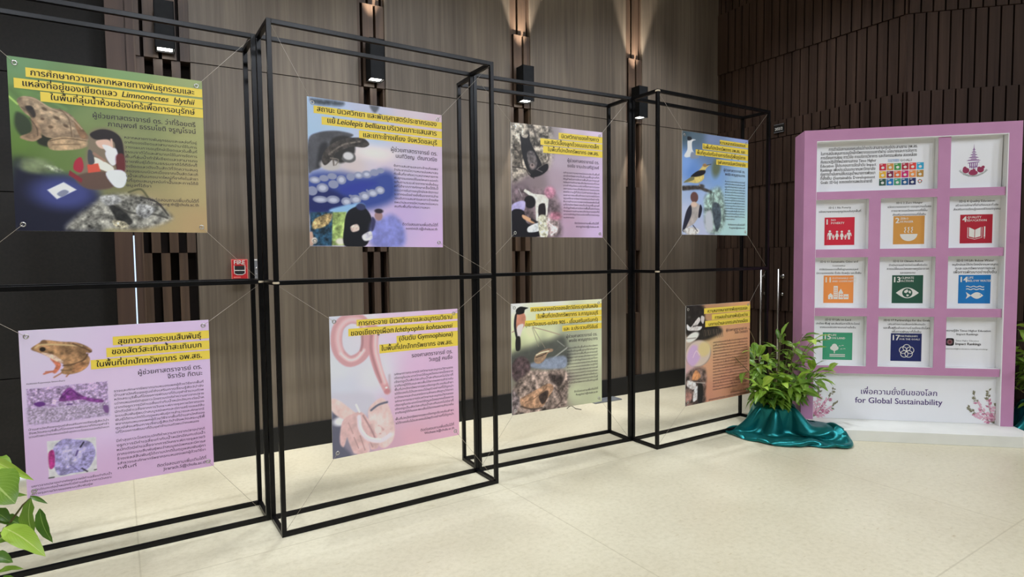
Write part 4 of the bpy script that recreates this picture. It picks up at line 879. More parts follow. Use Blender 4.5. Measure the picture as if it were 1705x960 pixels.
def poster(key, label, fr, x, z, N, rot=0.0):
    (fx, fy), frz = FRAMES[fr]
    c, s = math.cos(frz), math.sin(frz)
    t = thing('research_poster', label, 'poster', (fx + c * x, fy + s * x, z), frz, 'research posters strung up in the frames')
    if rot: t.rotation_euler = (0, rot, frz)
    d = POSTERS[key]
    put('board', board_mesh(d['ops'], N), PRINT, t)
    Y1, Y2 = -.0026, -.0032
    for u0, v0, v1 in d['bands']:
        b = MB(); b.flat([(u0 * PS, (1 - v1) * PS), (PS * .9995, (1 - v1) * PS), (PS * .9995, (1 - v0) * PS), (u0 * PS, (1 - v0) * PS)], Y1); b.build('title_band', YELLOW, t)
    ti = Ink()
    for s_, l, r, v in d['T']: ti.line(s_, l * PS, r * PS, (1 - v) * PS, Y2, .016, res=4)
    ti.build('title_text', INK, t)
    au = Ink()
    for s_, l, r, v in d['A']: au.line(s_, l * PS, r * PS, (1 - v) * PS, Y2, .006, res=3)
    au.build('author_text', INKSOFT, t)
    bo = Ink(); pos = random.randrange(20)
    for l, r, v0, v1, n, last in d['Bd']:
        sp = (v1 - v0) * PS / max(1, n - 1); size = sp * .78
        nch = int((r - l) * PS / (size * .50))
        for i in range(n):
            e = last if i == n - 1 else 1
            tx, pos = chop(POOL[key], pos % len(POOL[key]), max(3, int(nch * e)))
            bo.line(tx, l * PS, (l + (r - l) * e) * PS, (1 - v0) * PS - sp * i, Y2, size=size, res=1)
    for s_, l, r, v in d.get('S', []): bo.line(s_, l * PS, r * PS, (1 - v) * PS, Y2, res=1)
    bo.build('body_text', INKSOFT, t)
    co = Ink()
    for s_, l, r, v in d['C']: co.line(s_, l * PS, r * PS, (1 - v) * PS, Y2, res=2)
    co.build('contact_text', INKSOFT, t)
    for ex in (.024, PS - .024):
        for ez in (.026, PS - .026):
            put('eyelet', EYE, None, t, loc=(ex, -.0022, ez))
    inv = (Matrix.Translation(t.location) @ t.rotation_euler.to_matrix().to_4x4()).inverted()
    F2W = Matrix.Translation((fx, fy, 0)) @ Matrix.Rotation(frz, 4, 'Z')
    top = z > 1.2; zt, zb = (2.415, 1.238) if top else (1.205, .03)
    for ex, ez, gx, gz in ((.024, PS - .026, .012, zt), (PS - .024, PS - .026, FW - .012, zt), (.024, .026, .012, zb), (PS - .024, .026, FW - .012, zb)):
        e = inv @ (F2W @ Vector((gx, 0, gz)))
        m = MB(); a = Vector((ex, -.003, ez)); dirv = (e - a); edge = a + dirv * .08
        m.tube([a, Vector((edge.x, -.0035, edge.z)), e], .0008, n=5); m.build('hanging_line', STRING, t)
    return t
poster('A1', 'green poster with a brown frog and a masked scientist, upper left frame', 'A', .253, 1.464, 280)
poster('A2', 'lilac poster with a frog and two purple tissue pictures, below the green poster', 'A', .243, .331, 260)
poster('B1', 'blue and lilac poster with a gloved hand holding a lizard', 'B', .160, 1.395, 240, rot=.008)
poster('B2', 'pink poster with a coiled pink worm and cupped hands', 'B', .243, .332, 220)
poster('C1', 'lilac poster with a black bat hanging on bark', 'C', .245, 1.458, 200)
poster('C2', 'pale green poster with an orange breasted bird and a toad', 'C', .233, .320, 200)
poster('D1', 'blue poster with a yellow bird, a gull and a perched swallow', 'D', .236, 1.475, 180)
poster('D2', 'orange poster with white storks, lowest on the right end frame', 'D', .279, .258, 180)

# ---------------------------------------------------------------- wall lamps
def sconce(x, label):
    p = WALL @ Vector((x, 0, 2.62))
    t = thing('wall_sconce', label, 'wall lamp', p, WR, 'black up and down wall lamps')
    W, D, H, k = .108, .105, .285, .006
    y0, y1 = -.125, -.02
    b = MB()
    b.box((-W / 2, y0, 0), (-W / 2 + k, y1, H)); b.box((W / 2 - k, y0, 0), (W / 2, y1, H)); b.box((-W / 2, y0, 0), (W / 2, y0 + k, H)); b.box((-W / 2, y1 - k, 0), (W / 2, y1, H))
    b.box((-W / 2 + k, y0 + k, .1), (W / 2 - k, y1 - k, .19))
    b.build('housing', HOUSING, t)
    m = MB(); m.box((-.03, y1, .09), (.03, .012, .19)); m.build('wall_mount', HOUSING, t)
    for nm, z, sgn in (('lower_lens', .012, -1), ('upper_lens', H - .03, 1)):
        l = MB(); q = .04
        l.box((-q, y0 + .012, z - .004), (q, y1 - .012, z + .004)); l.build(nm, LENS, t, bevel=.003)
        s = bpy.data.lights.new('sconce_beam', 'SPOT'); s.energy = 170 if sgn > 0 else 80; s.spot_size = math.radians(42); s.spot_blend = .5; s.shadow_soft_size = .012; s.color = (1, .93, .84)
        so = bpy.data.objects.new('sconce_beam', s); COL.objects.link(so); so.parent = t; so.location = (0, (y0 + y1) / 2, z + sgn * .012)
        so.rotation_euler = (math.pi, 0, 0) if sgn > 0 else (0, 0, 0)
sconce(-.325, 'black wall lamp above the green frog poster, leftmost of the four')
sconce(1.0, 'black wall lamp above the lizard poster')
sconce(2.28, 'black wall lamp above the bat poster')
sconce(3.545, 'black wall lamp behind the right end frame, rightmost of the four')

# ---------------------------------------------------------------- small things on the walls and floor
p = WALL @ Vector((.056, 0, 1.205))
t = thing('fire_alarm_call_point', 'red fire alarm call point on the wall left of the frame joint', 'fire alarm', p, WR)
b = MB(); b.box((-.047, -.035, 0), (.047, 0, .128)); b.build('housing', RED, t, bevel=.004)
b = MB(); b.stroke([(-.048, 0), (.048, 0), (.048, .130), (-.048, .130)], .006, -.0365, closed=True); b.build('cover_rim', REDCOVER, t)
b = MB(); b.flat([(-.030, .040), (-.015, .032), (.015, .032), (.030, .040), (.030, .088), (-.030, .088)], -.0362); b.build('pull_window', DARKPL, t)
b = MB(); b.stroke([(-.033, .092), (-.033, .038), (-.016, .029), (.016, .029), (.033, .038), (.033, .092)], .004, -.0366); b.stroke([(-.03, .058), (.03, .058)], .005, -.0366); b.build('pull_handle', SIGNWHITE, t)
Ink().line('FIRE', -.033, .033, .098, -.0366, .02).build('sign_text', SIGNWHITE, t)
b = MB(); b.box((-.038, -.0372, .008), (.005, -.035, .016)); b.build('test_label', REDCOVER, t)
p = WALL @ Vector((.162, 0, 1.205))
t = thing('door_switch', 'narrow grey switch plate on the wall just right of the red fire alarm', 'wall switch', p, WR)
b = MB(); b.box((-.016, -.014, 0), (.016, 0, .13)); b.build('plate', GREYPL, t, bevel=.002)
b = MB(); b.box((-.017, -.016, .122), (.017, 0, .131)); b.build('cap_strip', SIGNWHITE, t)
b = MB(); b.lathe([(0, 0), (.006, 0), (.006, .003), (0, .003)], 10, M=Matrix.Translation((0, -.014, .07)) @ Matrix.Rotation(math.pi / 2, 4, 'X')); b.lathe([(0, 0), (.004, 0), (.004, .003), (0, .003)], 10, M=Matrix.Translation((0, -.014, .03)) @ Matrix.Rotation(math.pi / 2, 4, 'X')); b.build('button', STEEL, t)
RM = Matrix.Translation((KX, KY, 0)) @ Matrix.Rotation(RROT, 4, 'Z')
p = RM @ Vector((.735, -.004, 2.475))
t = thing('room_sign', 'small black room number sign above the slatted double door', 'sign', p, RROT)
b = MB(); b.box((-.052, -.008, 0), (.052, .003, .078)); b.build('plate', SIGNBLACK, t)
b = MB(); b.stroke([(-.052, .003), (.052, .003)], .004, -.0084); b.stroke([(-.052, .075), (.052, .075)], .004, -.0084); b.build('border', GREYPL, t)
Ink().line('202/2', -.040, .040, .022, -.0086, .015).build('sign_text', SIGNWHITE, t)
b = MB(); L = .30
for z0, z1, i0, i1 in ((0, .008, 0, 0), (.008, .011, .004, .01)):
    pass
b.box((-.155, -.065, 0), (.155, .065, .01)); o = b.build('floor_plate', PLATE, bevel=.004, loc=(3.09, .925, 0), rot=(0, 0, -.06)); tag(o, 'flat grey metal plate on the floor against the black skirting', 'metal plate')
b = MB(); b.tube([(2.617 + 0.059 * k / 10, 0.883 - 0.043 * k / 10, .004 + .022 * math.sin(math.pi * k / 10)) for k in range(11)], .003, n=6); b.tube([(2.677, 0.841, .004), (2.699, 0.786, .003)], .003, n=6)
tag(b.build('wire_loop', mat('dark wire', (50, 38, 32), .5)), 'small dark wire loop lying on the floor below the toad poster', 'wire')

# ---------------------------------------------------------------- pink display booth
BA = -.77336477; BO = (3.691644, -.618459, 0)
booth = thing('display_booth', 'tall pink display booth with white recessed information cards on a white plinth', 'display booth', BO, BA)
BW, BT, B0, BD = 1.42, 2.244, .077, .26
IX0, IX1, IT = .086, 1.338, 2.163
b = MB(); b.box((-.005, -.262, 0), (BW + .012, BD, B0)); b.build('plinth', PLINTH, booth, bevel=.002)
b = MB()
b.box((0, 0, B0), (IX0, BD, BT)); b.box((IX1, 0, B0), (BW, BD, BT)); b.box((IX0, 0, IT), (IX1, BD, BT)); b.box((IX0, BD - .02, B0), (IX1, BD, IT))
b.build('outer_frame', PINK, booth)
b = MB(); b.box((IX0, .0005, IT - .006), (IX1, .075, IT)); b.box((IX1 - .006, .0005, B0), (IX1, .075, IT - .006)); b.box((IX0, .0005, B0), (IX0 + .002, .075, IT - .006)); b.build('white_lining', WHITE, booth)
ROWS = [(1.79, IT - .006), (1.362, 1.731), (.923, 1.302), (.488, .862)]
BARS = [(1.731, 1.79), (1.302, 1.362), (.862, .923), (.432, .488)]
COLS = [(IX0 + .002, .452), (.530, .900), (.980, IX1 - .006)]
lat = MB(); core = MB()
for z0, z1 in BARS:
    lat.box((IX0 + .002, .012, z0), (IX1 - .008, .016, z1)); core.box((IX0 + .002, .0165, z0 + .0008), (IX1 - .006, .075, z1 - .0008))
for x0, x1, rows in ((.452, .530, ROWS[1:]), (.900, .980, ROWS)):
    for z0, z1 in rows: lat.box((x0, .012, z0), (x1, .016, z1)); core.box((x0 + .0008, .0165, z0), (x1 - .0008, .075, z1))
lat.build('lattice', PINK, booth); core.build('lattice_core', WHITE, booth)
HDR = {1: ('NO', 'POVERTY'), 2: ('ZERO', 'HUNGER'), 4: ('QUALITY', 'EDUCATION'), 11: ('SUSTAINABLE CITIES', 'AND COMMUNITIES'), 13: ('CLIMATE', 'ACTION'), 14: ('LIFE', 'BELOW WATER'), 15: ('LIFE', 'ON LAND'), 17: ('PARTNERSHIPS', 'FOR THE GOALS')}
GC = {1: (206, 36, 58), 2: (212, 150, 70), 3: (70, 150, 70), 4: (176, 30, 50), 5: (222, 60, 50), 6: (50, 170, 210), 7: (235, 180, 50), 8: (130, 30, 66), 9: (230, 110, 60), 10: (205, 30, 110), 11: (240, 148, 76), 12: (190, 140, 60), 13: (40, 84, 66), 14: (30, 118, 186), 15: (66, 156, 118), 16: (24, 90, 140), 17: (30, 40, 96)}
GM = {k: mat('goal colour %s' % c, v, .45, spec=.35) for (k, v), c in zip(GC.items(), ('red', 'mustard', 'green', 'crimson', 'vermilion', 'cyan', 'amber', 'plum', 'orange', 'magenta', 'apricot', 'ochre', 'forest', 'blue', 'sea green', 'royal', 'navy'))}
def wave(x0, x1, z, a, n, k=14): return [(x0 + (x1 - x0) * i / k, z + a * math.sin(2 * math.pi * n * i / k)) for i in range(k + 1)]
def goal_symbol(g, S, ox, oz, y):
    m = MB()
    P = lambda pts: [(ox + S * a, oz + S * c) for a, c in pts]
    def man(x, h, dress=False, kid=False):
        z = .2; r = h * .12
        m.disc(ox + S * x, oz + S * (z + h - r), S * r, y, n=10)
        w = h * .17
        if dress: m.flat(P([(x - w * .55, z + h * .72), (x + w * .55, z + h * .72), (x + w * 1.25, z + h * .36), (x + w * .6, z + h * .30), (x + w * .5, z), (x - w * .5, z), (x - w * .6, z + h * .30), (x - w * 1.25, z + h * .36)]), y)
        else:
            m.flat(P([(x - w, z + h * .73), (x + w, z + h * .73), (x + w * .62, z + h * .38), (x + w * .55, z), (x - w * .55, z), (x - w * .62, z + h * .38)]), y)
            m.stroke(P([(x - w * .9, z + h * .70), (x - w * 1.35, z + h * .36)]), S * w * .45, y); m.stroke(P([(x + w * .9, z + h * .70), (x + w * 1.35, z + h * .36)]), S * w * .45, y)
    if g == 1:
        for x, h, d in ((.18, .34, 0), (.30, .18, 0), (.42, .32, 1), (.58, .32, 1), (.70, .18, 0), (.82, .34, 0)): man(x, h, d)
        m.stroke(P([(.105, .36), (.10, .2)]), S * .012, y)
    elif g == 2:
        m.disc(ox + S * .5, oz + S * .36, S * .28, y, rz=S * .25, n=18, a0=math.pi, a1=2 * math.pi)
        for x in (.39, .5, .61): m.stroke(P([(x, .40), (x - .03, .45), (x + .01, .51), (x - .02, .58), (x + .02, .60)]), S * .03, y)
    elif g == 4:
        m.flat(P([(.28, .24), (.45, .19), (.45, .47), (.28, .56)]), y); m.flat(P([(.47, .19), (.64, .24), (.64, .56), (.47, .47)]), y)
        m.stroke(P([(.24, .56), (.24, .20), (.46, .14), (.68, .20), (.68, .56)]), S * .018, y); m.stroke(P([(.76, .22), (.76, .58)]), S * .045, y); m.flat(P([(.738, .20), (.782, .20), (.76, .15)]), y)
    elif g == 11:
        m.flat(P([(.16, .14), (.32, .14), (.32, .28), (.24, .36), (.16, .28)]), y); m.flat(P([(.34, .14), (.48, .14), (.48, .62), (.34, .62)]), y); m.flat(P([(.50, .14), (.66, .14), (.66, .38), (.58, .52), (.50, .38)]), y); m.flat(P([(.68, .14), (.84, .14), (.84, .32), (.68, .32)]), y)
        for i in range(5):
            for j in range(2): m.flat(P([(.365 + j * .05, .22 + i * .075), (.395 + j * .05, .22 + i * .075), (.395 + j * .05, .26 + i * .075), (.365 + j * .05, .26 + i * .075)]), y - .0003, 1)
        for q in ((.22, .16), (.55, .2), (.55, .29), (.61, .2), (.61, .29), (.71, .2), (.77, .2)): m.flat(P([(q[0], q[1]), (q[0] + .035, q[1]), (q[0] + .035, q[1] + .05), (q[0], q[1] + .05)]), y - .0003, 1)
    elif g == 13:
        m.flat(P([(.13 + .74 * i / 14, .37 + .19 * math.sin(math.pi * i / 14)) for i in range(15)] + [(.87 - .74 * i / 14, .37 - .19 * math.sin(math.pi * i / 14)) for i in range(1, 14)]), y)
        m.disc(ox + S * .5, oz + S * .37, S * .165, y - .0002, n=18, mi=1)
        for pts in ([(.40, .44), (.50, .50), (.53, .42), (.46, .36), (.40, .38)], [(.55, .46), (.62, .42), (.60, .34), (.54, .38)], [(.48, .32), (.56, .30), (.52, .24), (.47, .26)]): m.flat(P(pts), y - .0004)
    elif g == 14:
        for z in (.50, .59): m.stroke(P(wave(.24, .80, z, .018, 3)), S * .028, y)
        m.flat(P([(.38 + .40 * i / 12, .28 + .115 * math.sin(math.pi * i / 12)) for i in range(13)] + [(.78 - .40 * i / 12, .28 - .115 * math.sin(math.pi * i / 12)) for i in range(1, 12)]), y)
        m.flat(P([(.40, .28), (.24, .40), (.28, .28), (.24, .16)]), y); m.disc(ox + S * .69, oz + S * .30, S * .018, y - .0003, n=8, mi=1)
    elif g == 15:
        for cx, cz, r in ((.40, .50, .09), (.33, .43, .075), (.46, .43, .08), (.40, .40, .08)): m.disc(ox + S * cx, oz + S * cz, S * r, y - .0001 * cx, n=14)
        m.stroke(P([(.40, .36), (.40, .24)]), S * .03, y)
        for z in (.19, .13): m.stroke(P([(.24, z), (.76, z)]), S * .032, y)
        for x, z in ((.54, .50), (.64, .52), (.60, .39), (.70, .40)): m.stroke(P([(x, z), (x + .03, z + .018), (x + .07, z + .004)]), S * .016, y)
    elif g == 17:
        for k in range(5):
            a = math.pi / 2 + k * 2 * math.pi / 5; m.ring(ox + S * (.52 + .12 * math.cos(a)), oz + S * (.36 + .12 * math.sin(a)), S * .12, S * .022, y - .0001 * k, n=22)
    return m
CARD_Y = .070
def info_card(x0, x1, z0, z1, tilt=0.0):
    c = bpy.data.objects.new('info_card', None)
    m = MB(); m.box((0, 0, 0), (x1 - x0, .004, z1 - z0)); o = m.build('info_card', CARD, booth, loc=(x0, CARD_Y, z0))
    bpy.data.objects.remove(c); return o
def goal_card(g, col, row, heads, widths):
    (x0, x1), (z0, z1) = COLS[col], ROWS[row]; W, H = x1 - x0, z1 - z0
    c = info_card(x0, x1, z0, z1)
    S = .208; ox = (.079, .108, .098)[col]; oz = (.030, .032, .034, .036)[row]
    m = MB(); m.flat([(ox, oz), (ox + S, oz), (ox + S, oz + S), (ox, oz + S)], -.0006); m.build('goal_tile', GM[g], c)
    s = goal_symbol(g, S, ox, oz, -.0014); s.build('goal_symbol', [SIGNWHITE, GM[g]], c)
    ink = Ink(); n = str(g); nw = .055 if g < 10 else .10
    ink.line(n, ox + S * .07, ox + S * .07, oz + S * .75, -.0014, .035, size=S * .27, align='left')
    a, b_ = HDR[g]; hx = ox + S * (.22 if g < 10 else .29); hs = S * (.105 if g not in (11, 17) else .088)
    ink.line(a, hx, hx, oz + S * .87, -.0014, .02, size=hs, res=1, align='left'); ink.line(b_, hx, hx, oz + S * .76, -.0014, .02, size=hs, res=1, align='left')
    ink.build('tile_text', SIGNWHITE, c)
    top = oz + S + .012; sp = min(.030, (H - top - .012) / len(heads)); k = Ink()
    cx = ox + S / 2
    for i, (ln, w) in enumerate(zip(heads, widths)):
        k.line(ln, cx - w / 2, cx + w / 2, H - (.032 if len(heads) > 2 else .055) - .0285 * i - .008, -.0008, .012, res=1)
    k.build('card_text', INK, c)
goal_card(1, 0, 1, ['SDG 1 No Poverty', 'ขจัดความยากจนทุกรูปแบบในทุกพื้นที่'], (.155, .29))
goal_card(2, 1, 1, ['SDG 2 Zero Hunger', 'ขจัดความอดอยาก บรรลุความมั่นคง', 'ทางอาหารและโภชนาการที่ดีขึ้น', 'ส่งเสริมเกษตรกรรมที่ยั่งยืน'], (.175, .29, .237, .22))
goal_card(4, 2, 1, ['SDG 4 Quality Education', 'สร้างการศึกษาที่เท่าเทียมและทั่วถึง', 'ส่งเสริมการเรียนรู้ตลอดชีวิตแก่ทุกคน'], (.228, .273, .30))
goal_card(11, 0, 2, ['SDG 11 Sustainable Cities and', 'Communities', 'ทำให้เมืองและการตั้งถิ่นฐานของมนุษย์', 'มีความปลอดภัย ทั่วถึง ยืดหยุ่น และยั่งยืน'], (.263, .09, .27, .31))
goal_card(13, 1, 2, ['SDG 13 Climate Action', 'ดำเนินการอย่างเร่งด่วนเพื่อรับมือ', 'การเปลี่ยนแปลงสภาพภูมิอากาศ', 'และผลกระทบ'], (.20, .255, .28, .10))
goal_card(14, 2, 2, ['SDG 14 Life Below Water', 'อนุรักษ์และใช้ประโยชน์จากมหาสมุทร', 'ทะเล และทรัพยากรทางทะเล', 'เพื่อการพัฒนาอย่างยั่งยืน'], (.24, .295, .255, .275))
goal_card(15, 0, 3, ['SDG 15 Life on Land', 'ปกป้อง ฟื้นฟู และส่งเสริมการใช้ประโยชน์', 'จากระบบนิเวศทางบกอย่างยั่งยืน'], (.18, .305, .25))
goal_card(17, 1, 3, ['SDG 17 Partnerships for the Goals', 'เสริมสร้างความแข็งแกร่งให้แก่กลไก', 'และฟื้นฟูหุ้นส่วนความร่วมมือระดับโลก', 'เพื่อการพัฒนาที่ยั่งยืน'], (.31, .25, .31, .195))
# card about the ranking
(x0, x1), (z0, z1) = COLS[2], ROWS[3]; c = info_card(x0, x1, z0, z1)
k = Ink(); k.line('ทำความรู้จัก Times Higher Education', .012, .315, .262, -.0008, .015, res=1); k.line('Impact Rankings', .095, .235, .236, -.0008, .015, res=1); k.build('card_text', INK, c); k = Ink()
k.line('Times Higher Education', .090, .240, .190, -.0008, .0, res=1); k.line('Impact Rankings', .090, .255, .163, -.0008, .03, res=2); k.line('www.timeshighereducation.com/impactrankings', .022, .300, .130, -.0008, res=1); k.build('logo_text', INK, c)
m = MB(); q = .028; cx, cz = .052, .185
m.flat([(cx + q * (abs(math.cos(a)) ** .45) * (1 if math.cos(a) > 0 else -1), cz + q * (abs(math.sin(a)) ** .45) * (1 if math.sin(a) > 0 else -1)) for a in [2 * math.pi * i / 28 for i in range(28)]], -.0006)
m.disc(cx, cz, .020, -.0009, mi=1); m.disc(cx - .001, cz, .014, -.0011, mi=2); m.disc(cx, cz, .008, -.0013, mi=3)
m.build('logo_print', [INK, mat('grey mauve print', (110, 88, 92), .5), mat('dusty red print', (140, 84, 88), .5), mat('dark red print', (88, 24, 34), .5)], c)
# wide card at the top with the seventeen little goal tiles
x0, x1 = COLS[0][0], .900; z0, z1 = ROWS[0]; c = info_card(x0, x1, z0, z1); W, H = x1 - x0, z1 - z0
k = Ink()
LN = [('การดำเนินงานของศูนย์แม่ข่ายประสานงาน/ศูนย์ประสานงาน อพ.สธ.', .10, .70), ('ในการสนับสนุนการอนุรักษ์ทรัพยากรธรรมชาติผ่าน นโยบายและการจัดการ', .045, .695), ('การเรียนการสอน การวิจัย การบริการวิชาการ และกิจกรรมพิเศษ สอดคล้อง', .045, .695), ('กับแนวปฏิบัติที่หน่วยงานสากล Times Higher', .045, .425), ('Education ใช้ประกอบการจัดลำดับ Impact', .045, .425), ('Rankings เพื่อประเมินบทบาทมหาวิทยาลัย', .045, .42), ('ต่อการดำเนินงานให้บรรลุเป้าหมายการพัฒนา', .045, .42), ('ที่ยั่งยืน (Sustainable Development', .045, .42), ('Goals: SDGs) ขององค์การสหประชาชาติ', .045, .40)]
for i, (s_, a, b_) in enumerate(LN): k.line(s_, a, b_, H - .058 - i * .0305, -.0008, .012, size=.031, res=1)
k.line('GOALS', .585, .665, .212, -.0008, .01, size=.024, res=1); k.build('card_text', INK, c)
k = Ink(); k.line('SUSTAINABLE', .505, .580, .222, -.0008, .02, size=.012, res=1); k.line('DEVELOPMENT', .505, .580, .211, -.0008, .02, size=.012, res=1); k.build('heading_text', GM[14], c)
for i in range(17):
    g = i + 1; sx = .448 + (i % 6) * .0498; sz = .150 - (i // 6) * .0555
    m = MB(); m.flat([(sx, sz), (sx + .046, sz), (sx + .046, sz + .050), (sx, sz + .050)], -.0006); m.build('goal_tile', GM[g], c)
    m = MB(); m.disc(sx + .023, sz + .020, .011, -.0012, rz=.010, n=9); m.stroke([(sx + .006, sz + .042), (sx + .022, sz + .042)], .005, -.0012); m.build('goal_symbol', SIGNWHITE, c)
m = MB(); cx, cz = .448 + 5 * .0498 + .023, .150 - 2 * .0555 + .025
for i in range(12):
    a0, a1 = 2 * math.pi * i / 12, 2 * math.pi * (i + .86) / 12
    m.flat([(cx + r * math.cos(a), cz + r * math.sin(a)) for r, a in ((.008, a0), (.015, a0), (.015, a1), (.008, a1))], -.0006, i % 4)
m.build('goal_wheel', [GM[1], GM[9], GM[3], GM[17]], c)
# crest card, its top leaning a little forward
x0, x1 = COLS[2]; c = info_card(x0, x1 - .004, z0, z1); c.location = (x0, CARD_Y - .004, z0); c.rotation_euler = (math.radians(1.2), 0, math.radians(-1.0)); W = x1 - x0
MAU = mat('mauve crest print', (140, 84, 150), .5); ROSE = mat('maroon rose print', (150, 34, 78), .5); LEAFP = mat('grey green print', (120, 130, 120), .5)
m = MB(); cx = .168
m.flat([(cx - .003, .27), (cx + .003, .27), (cx, .318)], -.0008)
for zz, w0, w1, hh in ((.272, .010, .006, .012), (.254, .016, .009, .014), (.236, .024, .014, .014), (.216, .034, .020, .016), (.196, .046, .030, .016)):
    m.flat([(cx - w0, zz), (cx + w0, zz), (cx + w1, zz + hh * .45), (cx - w1, zz + hh * .45)], -.0008); m.flat([(cx - w1 * .7, zz + hh * .6), (cx + w1 * .7, zz + hh * .6), (cx + w1 * .5, zz + hh), (cx - w1 * .5, zz + hh)], -.0008)
m.stroke([(cx - .036, .180), (cx + .036, .186)], .006, -.0008)
for q in (-.024, -.012, 0, .012, .024): m.stroke([(cx + q, .180), (cx + q * .9, .138 + abs(q) * .3)], .006, -.0008)
m.stroke([(cx - .026, .155), (cx + .004, .150), (cx + .024, .160)], .005, -.0008)
m.build('crest_print', MAU, c)
m = MB()
for dx, zz, rx, rz in ((-.046, .128, .022, .020), (.046, .130, .022, .020), (0, .110, .030, .018)):
    m.disc(cx + dx, zz, rx, -.0008, rz=rz, n=12); m.disc(cx + dx * 1.25 + .004, zz + .018, .011, -.0009, n=9); m.disc(cx + dx - .010, zz + .012, .011, -.0010, n=9)
m.build('rose_print', ROSE, c)
k = Ink(); k.line('โครงการอนุรักษ์พันธุกรรมพืชอันเนื่องมาจากพระราชดำริ', -.105, .105, 0, -.0008, .01, size=.020, res=1); k.bend(cx, .200, .118); k.build('crest_text', LEAFP, c)
# white banner at the foot
m = MB(); m.box((IX0 + .002, CARD_Y - .02, B0 + .001), (IX1 - .006, CARD_Y - .012, BARS[3][0])); bn = m.build('banner_panel', CARD, booth)
yb = CARD_Y - .0206
k = Ink(); k.line('เพื่อความยั่งยืนของโลก', .435, .948, .272, yb, .008, res=5); k.build('banner_text', PURPLEINK, bn); k = Ink(); k.line('for Global Sustainability', .395, .985, .204, yb, .012, res=4); k.build('banner_text', PURPLEINK, bn)
PK = [mat('pale pink petal print', (226, 178, 196), .5), mat('rose petal print', (196, 120, 150), .5), mat('olive twig print', (132, 128, 104), .5)]
def twig(x, z, sgn):
    rnd = random.Random(5 if sgn > 0 else 9); m = MB()
    for a, l in ((.35, .20), (.75, .26), (1.15, .24), (1.5, .17)):
        P = [(x + sgn * l * t * math.cos(a + .25 * t), z + l * t * math.sin(a + .25 * t)) for t in (0, .25, .5, .75, 1)]
        m.stroke(P, .006, yb - .0002, 2, w1=.002)
        for t in range(2, 27):
            f = t / 26; i = min(3, int(f * 4)); u = f * 4 - i
            px = P[i][0] + (P[i + 1][0] - P[i][0]) * u; pz = P[i][1] + (P[i + 1][1] - P[i][1]) * u
            an = a + rnd.choice((-1, 1)) * rnd.uniform(.5, 1.1); L = rnd.uniform(.024, .042) * (1.1 - .4 * f); wd = L * rnd.uniform(.2, .36)
            dx, dz = sgn * math.cos(an), math.sin(an)
            mi = 2 if f > .72 else rnd.choice((0, 0, 1))
            m.flat([(px, pz), (px + dx * L * .5 - dz * wd, pz + dz * L * .5 + dx * wd), (px + dx * L, pz + dz * L), (px + dx * L * .5 + dz * wd, pz + dz * L * .5 - dx * wd)], yb - .0004 - .00001 * t, mi)
    m.build('flower_print', PK, bn)
twig(.10, .085, 1); twig(1.325, .085, -1)

# ---------------------------------------------------------------- plants
def add_leaf(bm, lay, base, tip, width, sag=.12, fold=.25, roll=0.0, mi=0):
    base, tip = Vector(base), Vector(tip); d = tip - base; L = d.length; d.normalize()
    side = d.cross(Vector((0, 0, 1)))
    if side.length < .05: side = Vector((1, 0, 0))
    side.normalize(); up = side.cross(d).normalized()
    R = Matrix.Rotation(roll, 3, d); side = R @ side; up = R @ up
    n = 8; rows = []
    for i in range(n + 1):
        t = i / n; w = width * .5 * (math.sin(math.pi * t ** .85) ** .8 if 0 < t < 1 else 0) * (1 - .25 * t) + (.0012 if i == 0 else 0)
        c = base + d * (L * t) + up * (L * sag * math.sin(math.pi * t))
        wav = .04 * width * math.sin(t * 19)
        row = []
        for s_, h in ((-1, fold), (-.5, fold * .42), (0, 0), (.5, fold * .42), (1, fold)):
            v = bm.verts.new(c + side * (w * s_) + up * (w * h + (wav if abs(s_) == 1 else 0)))
            v[lay] = Vector((s_, t, 0)); row.append(v)
        rows.append(row)
    for A, B in zip(rows, rows[1:]):
        for k in range(4):
            f = bm.faces.new((A[k], A[k + 1], B[k + 1], B[k])); f.smooth = True; f.material_index = mi
def new_foliage():
    bm = bmesh.new(); return bm, bm.verts.layers.float_vector.new('leafuv')
def finish_foliage(bm, name, parent):
    me = bpy.data.meshes.new(name); bm.to_mesh(me); bm.free(); return put(name, me, [LEAF, LEAFD, LEAFY], parent)
def pot_parts(t, r=.12, h=.19):
    p = MB(); p.lathe([(0, 0), (r * .78, 0), (r * .82, .01), (r * .98, h - .025), (r * 1.06, h - .022), (r * 1.06, h), (r * .96, h), (r * .95, h - .03)], 28); p.build('pot', POT, t)
    s = MB(); s.lathe([(r * .95, h - .028), (r * .5, h - .02), (0, h - .018)], 20); s.build('soil', SOIL, t)
